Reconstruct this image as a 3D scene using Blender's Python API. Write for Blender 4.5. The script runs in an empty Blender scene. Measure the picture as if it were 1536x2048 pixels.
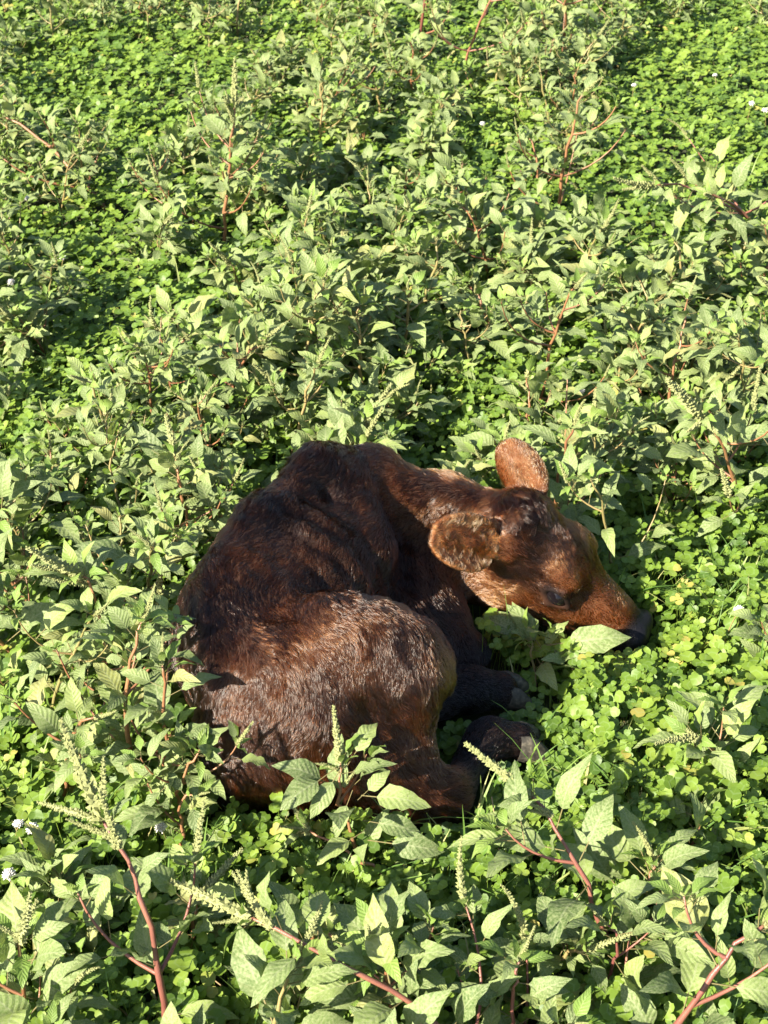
import bpy, math, random
import numpy as np
from mathutils import Vector, Matrix

# ------------------------------------------------------------------ camera, sky, sun, exposure
scene = bpy.context.scene
col = scene.collection
FPX, PITCH, CAM_H = 2800.0, math.radians(36.0), 1.4      # focal length for a 1536 px wide frame

cam = bpy.data.cameras.new('camera')
cam.sensor_fit = 'VERTICAL'
cam.sensor_height = 24.0
cam.lens = FPX / 2048.0 * 24.0
cam.clip_start, cam.clip_end = 0.05, 600.0
cam.dof.use_dof = True
cam.dof.focus_distance = 1.85
cam.dof.aperture_fstop = 11.0
cam_o = bpy.data.objects.new('camera', cam)
cam_o.location = (0, 0, CAM_H)
cam_o.rotation_euler = (math.pi / 2 - PITCH, 0, 0)
col.objects.link(cam_o)
scene.camera = cam_o

SUN_AZ, SUN_EL = math.radians(220.0), math.radians(34.0)   # direction TO the sun, azimuth from +x counter-clockwise
to_sun = Vector((math.cos(SUN_AZ) * math.cos(SUN_EL), math.sin(SUN_AZ) * math.cos(SUN_EL), math.sin(SUN_EL)))
sun = bpy.data.lights.new('sun', 'SUN')
sun.energy = 5.0
sun.angle = math.radians(0.53)
sun.color = (1.0, 0.92, 0.77)
sun_o = bpy.data.objects.new('sun', sun)
sun_o.rotation_euler = (-to_sun).to_track_quat('-Z', 'Y').to_euler()
sun_o.location = to_sun * 30
col.objects.link(sun_o)

world = bpy.data.worlds.new('World')
scene.world = world
world.use_nodes = True
wn = world.node_tree.nodes
sky = wn.new('ShaderNodeTexSky')
sky.sky_type = 'NISHITA'
sky.sun_disc = False
sky.sun_elevation = SUN_EL
sky.sun_rotation = math.pi / 2 - SUN_AZ
world.node_tree.links.new(sky.outputs[0], wn['Background'].inputs[0])
wn['Background'].inputs[1].default_value = 0.068

vs = scene.view_settings
vs.view_transform = 'Standard'
vs.look = 'None'
vs.gamma = 1.0
vs.exposure = 1.88
scene.cycles.use_denoising = True
scene.cycles.max_bounces = 8
scene.cycles.transmission_bounces = 6
scene.cycles.transparent_max_bounces = 8

# ------------------------------------------------------------------ helpers
RNG = np.random.default_rng(7)


def spot(px, py, z=0.0):
    """World point at height z that the photograph shows at (px, py); used to lay the plants out on the ground."""
    x, v = (px - 768) / FPX, -(py - 1024) / FPX
    dx, dy, dz = x, math.cos(PITCH) + v * math.sin(PITCH), -math.sin(PITCH) + v * math.cos(PITCH)
    t = (z - CAM_H) / dz
    return Vector((dx * t, dy * t, z))


def seen_at(p):
    dz = p[2] - CAM_H
    dep = p[1] * math.cos(PITCH) - dz * math.sin(PITCH)
    up = p[1] * math.sin(PITCH) + dz * math.cos(PITCH)
    return 768 + FPX * p[0] / dep, 1024 - FPX * up / dep


class Waves:
    """Smooth pseudo-noise: a sum of random plane waves, about -1..1."""
    def __init__(self, seed, scale, n=14):
        r = np.random.default_rng(seed)
        d = r.normal(size=(n, 3))
        d /= np.linalg.norm(d, axis=1)[:, None]
        self.k = d * (2 * np.pi / scale) * r.uniform(0.6, 1.7, n)[:, None]
        self.p = r.uniform(0, 2 * np.pi, n)

    def __call__(self, P):
        P = np.asarray(P, dtype=np.float64)
        out = np.zeros(P.shape[:-1])
        for k, p in zip(self.k, self.p):
            out += np.sin(P @ k + p)
        return out / math.sqrt(len(self.p)) * 0.8


def mesh_np(name, V, F, smooth=True):
    """Mesh from numpy arrays; F is (n,3) or (n,4)."""
    V = np.asarray(V, dtype=np.float32)
    F = np.asarray(F, dtype=np.int32)
    me = bpy.data.meshes.new(name)
    me.vertices.add(len(V))
    me.vertices.foreach_set('co', V.ravel())
    n, k = F.shape
    me.loops.add(n * k)
    me.loops.foreach_set('vertex_index', F.ravel())
    me.polygons.add(n)
    me.polygons.foreach_set('loop_start', np.arange(0, n * k, k, dtype=np.int32))
    me.polygons.foreach_set('loop_total', np.full(n, k, dtype=np.int32))
    if smooth:
        me.polygons.foreach_set('use_smooth', np.ones(n, dtype=bool))
    me.update(calc_edges=True)
    me.validate()
    return me


def obj(name, data, mat=None, parent=None):
    o = bpy.data.objects.new(name, data)
    col.objects.link(o)
    if mat is not None and data is not None and not data.materials:
        data.materials.append(mat)
    if parent is not None:
        o.parent = parent
    return o


def tag(o, label=None, category=None, group=None, kind=None):
    for k, v in (('label', label), ('category', category), ('group', group), ('kind', kind)):
        if v:
            o[k] = v
    return o


class Nodes:
    """Small wrapper for building node materials."""
    def __init__(self, name):
        self.m = bpy.data.materials.new(name)
        self.m.use_nodes = True
        self.t = self.m.node_tree
        self.t.nodes.clear()
        self.out = self.t.nodes.new('ShaderNodeOutputMaterial')

    def n(self, kind, props=None, **ins):
        nd = self.t.nodes.new('ShaderNode' + kind)
        for k, v in (props or {}).items():
            setattr(nd, k, v)
        for k, v in ins.items():
            key = int(k[1:]) if k[0] == 'i' and k[1:].isdigit() else k.replace('_', ' ')
            s = nd.inputs[key]
            if isinstance(v, bpy.types.NodeSocket):
                self.t.links.new(v, s)
            else:
                s.default_value = v
        return nd

    def math(self, op, a, b=0.0, c=0.0):
        return self.n('Math', dict(operation=op), i0=a, i1=b, i2=c).outputs[0]

    def mix(self, fac, a, b, blend='MIX'):
        nd = self.n('Mix', dict(data_type='RGBA', blend_type=blend), i0=fac, i6=a, i7=b)
        return nd.outputs[2]

    def ramp(self, fac, stops):
        nd = self.n('ValToRGB', None, Fac=fac)
        e = nd.color_ramp.elements
        while len(e) < len(stops):
            e.new(0.5)
        for el, (p, c) in zip(e, stops):
            el.position = p
            el.color = c if len(c) == 4 else (*c, 1)
        return nd.outputs[0]

    def done(self, shader):
        self.t.links.new(shader, self.out.inputs['Surface'])
        return self.m


# ------------------------------------------------------------------ ground
def ground_material():
    N = Nodes('soil')
    tc = N.n('TexCoord').outputs['Object']
    n1 = N.n('TexNoise', None, Vector=tc, Scale=14.0, Detail=8.0).outputs[0]
    n2 = N.n('TexNoise', None, Vector=tc, Scale=2.2, Detail=5.0).outputs[0]
    soil = N.ramp(n1, [(0.3, (0.018, 0.013, 0.008)), (0.55, (0.05, 0.036, 0.022)), (0.75, (0.085, 0.066, 0.04))])
    moss = N.ramp(n1, [(0.3, (0.012, 0.022, 0.006)), (0.7, (0.05, 0.085, 0.02))])
    c = N.mix(N.ramp(n2, [(0.3, (0.2, 0.2, 0.2)), (0.55, (1, 1, 1))]), soil, moss)
    b = N.n('Bump', None, Strength=0.9, Distance=0.02, Height=n1).outputs[0]
    return N.done(N.n('BsdfPrincipled', None, Base_Color=c, Roughness=0.95, Normal=b).outputs[0])


def build_ground():
    # fine grid near the camera, one sheet out to the horizon
    xs = np.concatenate([[-300, -60, -15], np.linspace(-4, 4, 81), [15, 60, 300]])
    ys = np.concatenate([[-300, -60, -10], np.linspace(-1, 8, 91), [20, 70, 300]])
    X, Y = np.meshgrid(xs, ys)
    w = Waves(3, 0.45)
    Z = 0.008 * w(np.stack([X, Y, 0 * X], -1))
    Z[(np.abs(X) > 5) | (Y > 9) | (Y < -2)] = 0
    Z -= 0.012
    V = np.stack([X, Y, Z], -1).reshape(-1, 3)
    nx, ny = len(xs), len(ys)
    i = (np.arange(ny - 1)[:, None] * nx + np.arange(nx - 1)).ravel()
    F = np.stack([i, i + 1, i + 1 + nx, i + nx], -1)
    o = obj('ground', mesh_np('ground', V, F), ground_material())
    tag(o, 'dark brown soil showing between the plants', kind='structure')


build_ground()

# ------------------------------------------------------------------ the calf
# Shape: one continuous surface pulled from a smooth union of bones and muscles, sampled on a grid.
def unit(v):
    v = np.asarray(v, float)
    return v / np.linalg.norm(v)


class Body:
    def __init__(self, lo, hi, h):
        self.lo, self.h = np.array(lo, float), h
        self.n = np.ceil((np.array(hi) - self.lo) / h).astype(int) + 1
        self.ax = [self.lo[i] + h * np.arange(self.n[i]) for i in range(3)]
        self.f = np.full(self.n, 0.2, dtype=np.float32)
        self.prims = []
        self.ears = []

    def window(self, lo, hi):
        a = np.clip(np.floor((np.asarray(lo) - self.lo) / self.h).astype(int), 0, self.n - 1)
        b = np.clip(np.ceil((np.asarray(hi) - self.lo) / self.h).astype(int) + 1, 1, self.n)
        sl = tuple(slice(a[i], b[i]) for i in range(3))
        G = np.stack(np.meshgrid(*[self.ax[i][sl[i]] for i in range(3)], indexing='ij'), -1)
        return sl, G

    def blend(self, sl, d, k):
        a = self.f[sl]
        hh = np.maximum(k - np.abs(a - d), 0) / k
        self.f[sl] = np.minimum(a, d) - hh * hh * k * 0.25

    def carve(self, sl, d, k):                     # smooth subtraction
        a = self.f[sl]
        hh = np.maximum(k - np.abs(a + d), 0) / k
        self.f[sl] = np.maximum(a, -d) + hh * hh * k * 0.25

    @staticmethod
    def d_cone(G, a, b, ra, rb):
        ab = b - a
        t = np.clip(((G - a) @ ab) / (ab @ ab), 0, 1)
        return np.linalg.norm(G - a - t[..., None] * ab, axis=-1) - (ra + (rb - ra) * t)

    def cone(self, a, b, ra, rb, k=0.03, flow=None, tint=0.3, length=1.0):
        a, b = np.array(a, float), np.array(b, float)
        m = max(ra, rb) + k + 0.03
        sl, G = self.window(np.minimum(a, b) - m, np.maximum(a, b) + m)
        self.blend(sl, self.d_cone(G, a, b, ra, rb), k)
        fl = unit(b - a) if flow is None else unit(flow)
        self.prims.append(('c', a, b, ra, rb, fl, tint, length))

    @staticmethod
    def d_ell(G, c, R, r):
        p = (G - c) @ R.T
        k0 = np.linalg.norm(p / r, axis=-1)
        k1 = np.linalg.norm(p / (r * r), axis=-1)
        return k0 * (k0 - 1.0) / np.maximum(k1, 1e-6)

    def ell(self, c, r, ax=None, ay=None, k=0.03, flow=(0, 0, -1), tint=0.3, length=1.0, carve=False):
        c, r = np.array(c, float), np.array(r, float)
        ax = unit((1, 0, 0) if ax is None else ax)
        ay = np.array((0, 1, 0) if ay is None else ay, float)
        ay = unit(ay - (ay @ ax) * ax)
        R = np.stack([ax, ay, np.cross(ax, ay)])
        m = r.max() + k + 0.03
        sl, G = self.window(c - m, c + m)
        d = self.d_ell(G, c, R, r)
        if carve:
            self.carve(sl, d, k)
        else:
            self.blend(sl, d, k)
            self.prims.append(('e', c, R, r, None, unit(flow), tint, length))

    def ear(self, base, d, nrm, L, W, thick, cup, flow, tint):
        """Cupped leaf-shaped ear: base point, direction d, normal of the inner face."""
        base, d = np.array(base, float), unit(d)
        nrm = np.array(nrm, float)
        nrm = unit(nrm - (nrm @ d) * d)
        s = np.cross(d, nrm)
        tipc = base + d * L * 0.5
        sl, G = self.window(tipc - L * 0.85, tipc + L * 0.85)
        P = G - base
        u, v, w = P @ d, P @ s, P @ nrm
        t = u / L
        # outline half width along the length: narrow root, broad rounded middle, blunt tip
        hw = W * np.sqrt(np.clip(1 - ((t - 0.56) / 0.46) ** 2, 0, 1))
        hw = np.maximum(hw, np.where((t > -0.1) & (t < 0.35), 0.34 * W, 0))
        edge = np.abs(v) - hw
        edge = np.maximum(edge, (np.abs(t - 0.45) - 0.55) * L)
        surf = np.abs(w - cup * (v * v) / W - 0.0035 * np.cos(6.5 * v / W) * np.clip(1.2 - t, 0, 1)) - thick
        dd = np.maximum(surf, edge) * 0.8
        self.blend(sl, dd.astype(np.float32), 0.012)
        self.prims.append(('c', base, base + d * L, 0.02, W * 0.8, unit(flow), tint, 0.5))
        self.ears.append((base, d, s, nrm, L, W, cup))

    def at(self, P):
        """Nearest-sample signed distance for points (n,3); 0.2 outside the grid."""
        P = np.atleast_2d(np.asarray(P, float))
        i = np.rint((P - self.lo) / self.h).astype(int)
        ok = np.all((i >= 0) & (i < self.n), axis=1)
        out = np.full(len(P), 0.2)
        j = i[ok]
        out[ok] = self.f[j[:, 0], j[:, 1], j[:, 2]]
        return out

    def coat(self, P):
        """Blended hair flow, tint and length at points on the skin."""
        W = np.zeros(len(P))
        fl, ti, le = np.zeros((len(P), 3)), np.zeros(len(P)), np.zeros(len(P))
        for kind, a, b, c, dd, flow, tint, length in self.prims:
            d = self.d_cone(P, a, b, c, dd) if kind == 'c' else self.d_ell(P, a, b, c)
            w = np.exp(-np.clip(d, 0, 1) / 0.009)
            W += w
            fl += w[:, None] * flow
            ti += w * tint
            le += w * length
        W = np.maximum(W, 1e-9)
        return fl / W[:, None], ti / W, le / W

    def surface(self):
        """Naive surface nets on the zero level."""
        f = self.f
        ins = f < 0
        c = np.zeros(tuple(np.array(f.shape) - 1), dtype=np.int8)
        for dx in (0, 1):
            for dy in (0, 1):
                for dz in (0, 1):
                    c += ins[dx:dx + c.shape[0], dy:dy + c.shape[1], dz:dz + c.shape[2]]
        act = (c > 0) & (c < 8)
        idx = np.full(c.shape, -1, dtype=np.int64)
        cells = np.argwhere(act)
        idx[act] = np.arange(len(cells))
        acc, cnt = np.zeros((len(cells), 3)), np.zeros(len(cells))
        corner = [(x, y, z) for x in (0, 1) for y in (0, 1) for z in (0, 1)]
        val = {o: f[cells[:, 0] + o[0], cells[:, 1] + o[1], cells[:, 2] + o[2]].astype(float) for o in corner}
        for o in corner:
            for ax in range(3):
                if o[ax] == 0:
                    q = list(o); q[ax] = 1; q = tuple(q)
                    a, b = val[o], val[q]
                    m = (a < 0) != (b < 0)
                    t = np.where(m, a / np.where(a - b == 0, 1, a - b), 0)
                    p = np.array(o, float)[None] + 0
                    pt = np.repeat(p, len(cells), 0)
                    pt[:, ax] += t
                    acc[m] += pt[m]
                    cnt[m] += 1
        V = self.lo + (cells + acc / cnt[:, None]) * self.h
        F = []
        for ax in range(3):
            b1, b2 = (ax + 1) % 3, (ax + 2) % 3
            s0 = [slice(None)] * 3; s1 = [slice(None)] * 3
            s0[ax] = slice(0, -1); s1[ax] = slice(1, None)
            e = np.argwhere(ins[tuple(s0)] != ins[tuple(s1)])
            e = e[(e[:, b1] > 0) & (e[:, b2] > 0) & (e[:, b1] < c.shape[b1]) & (e[:, b2] < c.shape[b2])]
            o1 = np.zeros(3, int); o1[b1] = 1
            o2 = np.zeros(3, int); o2[b2] = 1
            q = [idx[tuple((e - k).T)] for k in (o1 * 0, o1, o1 + o2, o2)]
            q = np.stack(q, -1)
            flip = ins[tuple(e.T)]
            q[~flip] = q[~flip][:, ::-1]
            F.append(q)
        return V, np.concatenate(F)


calf = Body((-0.36, 1.10, -0.01), (0.46, 1.90, 0.37), 0.0035)

# head frame: a = poll to nose, u = forehead normal, l = towards the side that faces the camera
HP = np.array((0.203, 1.622, 0.228))
HA = unit((0.186, -0.055, -0.150))
HU = np.array((0, 0, 1.0)) - HA[2] * HA
HL = unit(np.cross(HA, HU))
HU = unit(np.cross(HL, HA) + 0.14 * HL)
HL = unit(np.cross(HA, HU))


def hd(a, u, l):
    a = a + 0.13 * max(0.0, a - 0.15)
    return HP + a * HA + u * HU + l * HL


def shape_calf(B):
    # trunk, from the withers to the pelvis along the arched spine
    B.cone((-0.066, 1.622, 0.150), (-0.118, 1.552, 0.155), 0.090, 0.118, 0.05, (-0.6, -0.55, -0.35), 0.22)
    B.cone((-0.118, 1.552, 0.155), (-0.160, 1.44, 0.142), 0.118, 0.116, 0.05, (-0.35, -0.8, -0.35), 0.23)
    B.cone((-0.160, 1.44, 0.142), (-0.125, 1.33, 0.132), 0.116, 0.108, 0.05, (-0.1, -0.9, -0.3), 0.32)
    # spine ridge and withers
    B.cone((-0.020, 1.685, 0.262), (-0.088, 1.645, 0.276), 0.030, 0.030, 0.045, (-0.8, -0.4, 0), 0.20, 1.3)
    B.cone((-0.088, 1.645, 0.276), (-0.170, 1.540, 0.268), 0.030, 0.021, 0.04, (-0.5, -0.8, 0), 0.17, 1.4)
    B.cone((-0.170, 1.540, 0.268), (-0.222, 1.430, 0.238), 0.021, 0.022, 0.035, (-0.2, -0.95, 0), 0.18, 1.4)
    B.cone((-0.222, 1.430, 0.238), (-0.205, 1.330, 0.200), 0.024, 0.028, 0.035, (0, -0.9, -0.4), 0.18, 1.6)
    # hip point, pin bone, rump
    B.ell((-0.085, 1.362, 0.248), (0.050, 0.030, 0.026), (0.8, -0.3, 0.1), None, 0.03, (0.1, -0.8, -0.3), 0.32)
    B.cone((-0.165, 1.335, 0.140), (-0.158, 1.275, 0.085), 0.070, 0.056, 0.04, (0.05, -0.4, -0.9), 0.42, 1.2)
    B.cone((-0.115, 1.285, 0.090), (-0.06, 1.270, 0.055), 0.068, 0.055, 0.05, (0.3, -0.3, -0.9), 0.42, 1.2)
    # thigh, stifle, gaskin, hock
    B.ell((-0.060, 1.325, 0.155), (0.125, 0.078, 0.110), (0.95, 0.1, -0.05), None, 0.05, (0.45, -0.55, -0.7), 0.30)
    B.ell((0.008, 1.345, 0.180), (0.066, 0.060, 0.075), (0.8, 0.1, -0.4), None, 0.05, (0.6, -0.5, -0.6), 0.31)
    B.ell((-0.035, 1.352, 0.225), (0.062, 0.040, 0.040), (0.95, 0.0, -0.15), None, 0.05, (0.5, -0.6, -0.5), 0.30)
    B.cone((0.015, 1.335, 0.150), (0.034, 1.275, 0.065), 0.066, 0.046, 0.04, (0.25, -0.6, -0.75), 0.40)
    B.cone((-0.020, 1.280, 0.075), (0.058, 1.255, 0.045), 0.055, 0.036, 0.04, (0.75, -0.4, -0.4), 0.48, 1.3)
    B.cone((-0.070, 1.262, 0.045), (0.062, 1.252, 0.034), 0.045, 0.030, 0.04, (0.75, -0.2, -0.5), 0.48, 1.2)
    B.ell((-0.035, 1.282, 0.088), (0.095, 0.046, 0.062), (0.98, -0.05, -0.15), None, 0.04, (0.4, -0.4, -0.8), 0.40, 1.1)
    B.ell((0.076, 1.252, 0.038), (0.034, 0.027, 0.028), (1, 0.3, 0), None, 0.02, (0.8, 0.2, -0.3), 0.36, 1.1)
    # hind cannon bone, fetlock, pastern and hoof (near leg)
    B.cone((0.080, 1.256, 0.038), (0.132, 1.335, 0.046), 0.030, 0.024, 0.02, None, 0.04, 0.6)
    B.ell((0.140, 1.344, 0.045), (0.033, 0.029, 0.028), (0.6, 0.6, 0), None, 0.015, (0.8, 0.6, -0.2), 0.12, 0.7)
    B.cone((0.146, 1.346, 0.045), (0.181, 1.352, 0.036), 0.025, 0.024, 0.012, None, 0.08, 0.5)
    B.cone((0.140, 1.335, 0.030), (0.150, 1.332, 0.022), 0.012, 0.009, 0.012, None, 0.05, 0.5)
    # the other hind foot, tucked in behind
    B.cone((0.035, 1.405, 0.055), (0.115, 1.437, 0.050), 0.038, 0.029, 0.02, None, 0.03, 0.6)
    B.cone((0.115, 1.437, 0.050), (0.162, 1.443, 0.042), 0.029, 0.026, 0.015, None, 0.03, 0.5)
    B.ell((0.122, 1.438, 0.048), (0.032, 0.029, 0.029), None, None, 0.015, (1, 0.1, -0.1), 0.03, 0.6)
    # belly, brisket and the folded fore legs
    B.cone((-0.040, 1.440, 0.075), (0.005, 1.520, 0.070), 0.075, 0.072, 0.04, (0, -0.6, -0.8), 0.15)
    B.ell((0.025, 1.605, 0.082), (0.075, 0.060, 0.070), (0.8, -0.3, -0.3), None, 0.04, (0.1, -0.5, -0.8), 0.22)
    B.ell((0.078, 1.565, 0.052), (0.052, 0.052, 0.056), None, None, 0.04, (0.2, -0.4, -0.9), 0.26)
    B.cone((0.055, 1.520, 0.050), (0.118, 1.520, 0.035), 0.045, 0.033, 0.03, (0.3, -0.6, -0.7), 0.12)
    B.cone((0.118, 1.520, 0.035), (0.080, 1.565, 0.022), 0.030, 0.022, 0.02, None, 0.08, 0.7)
    # neck, bent round to the right, and throat
    B.cone((-0.020, 1.672, 0.206), (0.090, 1.685, 0.193), 0.056, 0.040, 0.025, (-1, 0.0, -0.25), 0.46, 0.8)
    B.cone((0.090, 1.685, 0.193), (0.190, 1.645, 0.168), 0.040, 0.040, 0.03, (-1, 0.2, -0.25), 0.50, 0.8)
    B.cone((-0.010, 1.675, 0.256), (0.195, 1.648, 0.192), 0.018, 0.014, 0.035, (-0.9, -0.1, -0.2), 0.30, 1.2)
    B.cone((0.030, 1.668, 0.100), (0.165, 1.645, 0.070), 0.045, 0.034, 0.03, (-0.7, -0.1, -0.6), 0.40, 0.9)
    B.cone((-0.010, 1.668, 0.150), (0.150, 1.668, 0.120), 0.050, 0.040, 0.03, (-0.7, -0.1, -0.6), 0.34, 0.9)
    # skull
    B.ell(hd(0.030, -0.045, 0), (0.064, 0.056, 0.062), HA, HU, 0.03, -0.7 * HA + 0.2 * HU, 0.24, 1.3)
    B.ell(hd(0.004, -0.010, 0), (0.034, 0.026, 0.034), HA, HU, 0.025, 0.6 * HA + 0.7 * HL, 0.16, 2.0)   # poll
    B.ell(hd(0.085, -0.036, 0), (0.062, 0.044, 0.056), HA, HU, 0.025, -0.8 * HA + 0.1 * HU, 0.17, 1.2)
    for s in (1, -1):
        B.ell(hd(0.104, -0.014, 0.044 * s), (0.030, 0.014, 0.017), HA, HU, 0.012, -0.7 * HA - 0.2 * HL * s, 0.74, 0.7)  # brow
        B.ell(hd(0.128, -0.066, 0.034 * s), (0.055, 0.024, 0.020), HA, HU, 0.02, -0.6 * HA - 0.5 * HU, 0.70, 0.7)   # cheek
        B.ell(hd(0.070, -0.100, 0.030 * s), (0.060, 0.056, 0.024), HA, HU, 0.025, -0.5 * HA - 0.6 * HU, 0.56, 0.9)  # jaw
    B.cone(hd(0.100, -0.043, 0), hd(0.205, -0.046, 0), 0.048, 0.029, 0.025, -HA, 0.38, 0.6)
    B.cone(hd(0.185, -0.050, 0), hd(0.238, -0.052, 0), 0.029, 0.031, 0.02, -HA, 0.60, 0.5)
    B.cone(hd(0.080, -0.128, 0), hd(0.226, -0.096, 0), 0.030, 0.023, 0.02, -HA - 0.4 * HU, 0.45, 0.7)   # lower jaw
    for s in (1, -1):
        B.ell(hd(0.246, -0.050, 0.018 * s), (0.019, 0.029, 0.023), HA, HU, 0.010, -HA, 0.02, 0.15)
        B.ell(hd(0.222, -0.066, 0.020 * s), (0.026, 0.016, 0.015), HA, HU, 0.012, -HA - 0.3 * HU, 0.40, 0.4)      # muzzle pad
    for s in (1, -1):
        B.ell(hd(0.125, -0.098, 0.024 * s), (0.062, 0.030, 0.020), HA, HU, 0.02, -0.6 * HA - 0.5 * HU, 0.50, 0.7)
    # eye sockets, nostrils and mouth line
    for s in (1, -1):
        B.ell(hd(0.155, -0.028, 0.046 * s), (0.030, 0.016, 0.016), HA, HU, 0.02, carve=True)
        B.ell(hd(0.060, -0.040, 0.072 * s), (0.022, 0.018, 0.012), HA, HU, 0.02, carve=True)
        B.ell(hd(0.116, -0.043, 0.064 * s), (0.0235, 0.0200, 0.018), HA, HU, 0.004, carve=True)
        B.cone(hd(0.093, -0.039, 0.057 * s), hd(0.116, -0.0225, 0.0600 * s), 0.0050, 0.0054, 0.007, -HA, 0.30, 0.3)
        B.cone(hd(0.116, -0.0225, 0.0600 * s), hd(0.140, -0.043, 0.0535 * s), 0.0056, 0.0040, 0.007, -HA, 0.30, 0.3)
        B.cone(hd(0.093, -0.043, 0.057 * s), hd(0.114, -0.0600, 0.0580 * s), 0.0040, 0.0042, 0.007, -HA, 0.30, 0.3)
        B.cone(hd(0.114, -0.0600, 0.0580 * s), hd(0.139, -0.048, 0.0530 * s), 0.0042, 0.0036, 0.007, -HA, 0.30, 0.3)
        B.ell(hd(0.261, -0.046, 0.021 * s), (0.007, 0.011, 0.006), HA, HU + 0.5 * HL * s, 0.005, carve=True)
        B.ell(hd(0.236, -0.082, 0.024 * s), (0.034, 0.0030, 0.016), HA, HU, 0.004, carve=True)
    # tail, lying along the buttock
    B.cone((-0.200, 1.325, 0.195), (-0.228, 1.285, 0.120), 0.022, 0.016, 0.03, None, 0.10, 1.5)
    B.cone((-0.228, 1.285, 0.120), (-0.205, 1.245, 0.030), 0.016, 0.013, 0.02, None, 0.08, 1.6)
    # shoulder blade ridge, hollow flank in front of the thigh, groove along the spine, behind the hip
    B.cone((-0.050, 1.640, 0.268), (-0.020, 1.560, 0.205), 0.020, 0.028, 0.04, (-0.3, -0.6, -0.6), 0.28)
    B.ell((-0.075, 1.425, 0.300), (0.050, 0.030, 0.038), (0.9, -0.35, 0.0), None, 0.05, carve=True)
    B.ell((-0.005, 1.430, 0.235), (0.050, 0.022, 0.045), (0.9, 0.25, 0.0), None, 0.04, carve=True)
    B.ell((-0.140, 1.385, 0.290), (0.020, 0.055, 0.030), (1, 0.1, 0), None, 0.04, carve=True)
    B.ell((0.075, 1.300, 0.100), (0.022, 0.030, 0.050), (1, 0.3, 0), None, 0.03, carve=True)
    # uneven muscle and skin folds
    sl, G = B.window((-0.35, 1.12, 0), (0.14, 1.75, 0.33))
    band = np.abs(B.f[sl]) < 0.05
    P = G[band]
    amp = 0.0040 * Waves(11, 0.14)(P) + 0.0015 * Waves(12, 0.045)(P)
    s = (P - np.array((-0.03, 1.60, 0.2))) @ unit((-0.35, -0.9, 0))           # ribs
    ribs = np.sin(s * 2 * np.pi / 0.034) * np.exp(-((s - 0.11) / 0.07) ** 2) * np.clip((P[:, 0] + 0.16) / 0.05, 0, 1)
    amp += 0.0024 * ribs
    amp *= np.clip((0.12 - P[:, 0]) / 0.06, 0, 1)
    f = B.f[sl]
    f[band] -= amp
    B.f[sl] = f
    # ears
    B.ear(hd(0.012, -0.038, 0.054), (-0.86, -0.30, 0.44), (-0.24, -0.74, 0.62),
          0.126, 0.041, 0.0056, 0.24, (-0.86, -0.30, 0.44), 0.70)
    B.ear(hd(0.032, -0.014, -0.044), (-0.50, 0.55, 0.60), (0.25, 0.72, -0.62),
          0.114, 0.033, 0.0054, 0.30, (-0.50, 0.55, 0.60), 0.67)


shape_calf(calf)


def skin_tint(P, N):
    """Coat darkness: 0 nearly black, 0.35 dark brown, 0.55 chestnut, 0.8 tan."""
    fl, ti, le = calf.coat(P)
    ti = ti + 0.07 * Waves(21, 0.12)(P) + 0.05 * Waves(22, 0.03)(P)
    q = P - HP
    a, u, l = q @ HA, q @ HU, q @ HL
    # sooty ring round the eye, dark muzzle
    eye = np.exp(-(((a - 0.112) / 0.021) ** 2 + ((u + 0.036) / 0.0145) ** 2 + ((np.abs(l) - 0.055) / 0.03) ** 2))
    ti = ti * (1 - 0.9 * np.clip(1.25 * eye, 0, 1))
    nose = np.clip((a - 0.226) / 0.020, 0, 1) * (np.abs(l) < 0.07) * (u < 0.05) * (u > -0.09)
    ti = ti * (1 - nose)
    le = le * (1 - 0.8 * nose)
    for base, d, s, nrm, L, W, cup in calf.ears:
        e = P - base
        t, v, w = (e @ d) / L, (e @ s) / W, e @ nrm
        on = (t > 0.12) & (t < 1.1) & (np.abs(v) < 1.15) & (np.abs(w - cup * W * v * v) < 0.022)
        rim = np.clip(((t - 0.56) / 0.46) ** 2 + v ** 2, 0, 1) ** 2
        inner = ((N @ nrm) > 0.15) & on
        ti = np.where(inner, 0.56 + 0.26 * rim + 0.15 * Waves(24, 0.022)(P), ti)
        le = np.where(inner, 0.9 - 0.3 * rim, le)
    return fl, np.clip(ti, 0.01, 1), le, nose


def coat_ramp(N, t):
    return N.ramp(t, [(0.0, (0.003, 0.003, 0.004)), (0.2, (0.0165, 0.0072, 0.0045)), (0.38, (0.048, 0.0165, 0.0062)),
                      (0.55, (0.110, 0.039, 0.0125)), (0.8, (0.24, 0.122, 0.050)), (1.0, (0.32, 0.18, 0.08))])


def skin_material():
    N = Nodes('calf_skin')
    t = N.n('Attribute', dict(attribute_name='tint')).outputs['Fac']
    nose = N.n('Attribute', dict(attribute_name='nose')).outputs['Fac']
    c = coat_ramp(N, N.math('MULTIPLY', t, 0.8))
    c = N.mix(nose, c, (0.006, 0.006, 0.008, 1))
    tc = N.n('TexCoord').outputs['Object']
    v = N.n('TexVoronoi', None, Vector=tc, Scale=420.0).outputs[0]
    b = N.n('Bump', None, Strength=0.35, Distance=0.001, Height=v).outputs[0]
    r = N.math('MULTIPLY_ADD', nose, -0.28, 0.75)
    return N.done(N.n('BsdfPrincipled', None, Base_Color=c, Roughness=r, Normal=b, Specular_IOR_Level=0.18).outputs[0])


def fur_material():
    N = Nodes('calf_fur')
    t = N.n('Attribute', dict(attribute_name='tint')).outputs['Fac']
    c = coat_ramp(N, t)
    h = N.n('BsdfHairPrincipled', dict(model='CHIANG', parametrization='COLOR'), Color=c, Roughness=0.17, Radial_Roughness=0.28,
            Coat=0.2, IOR=1.44)
    return N.done(h.outputs[0])


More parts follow.
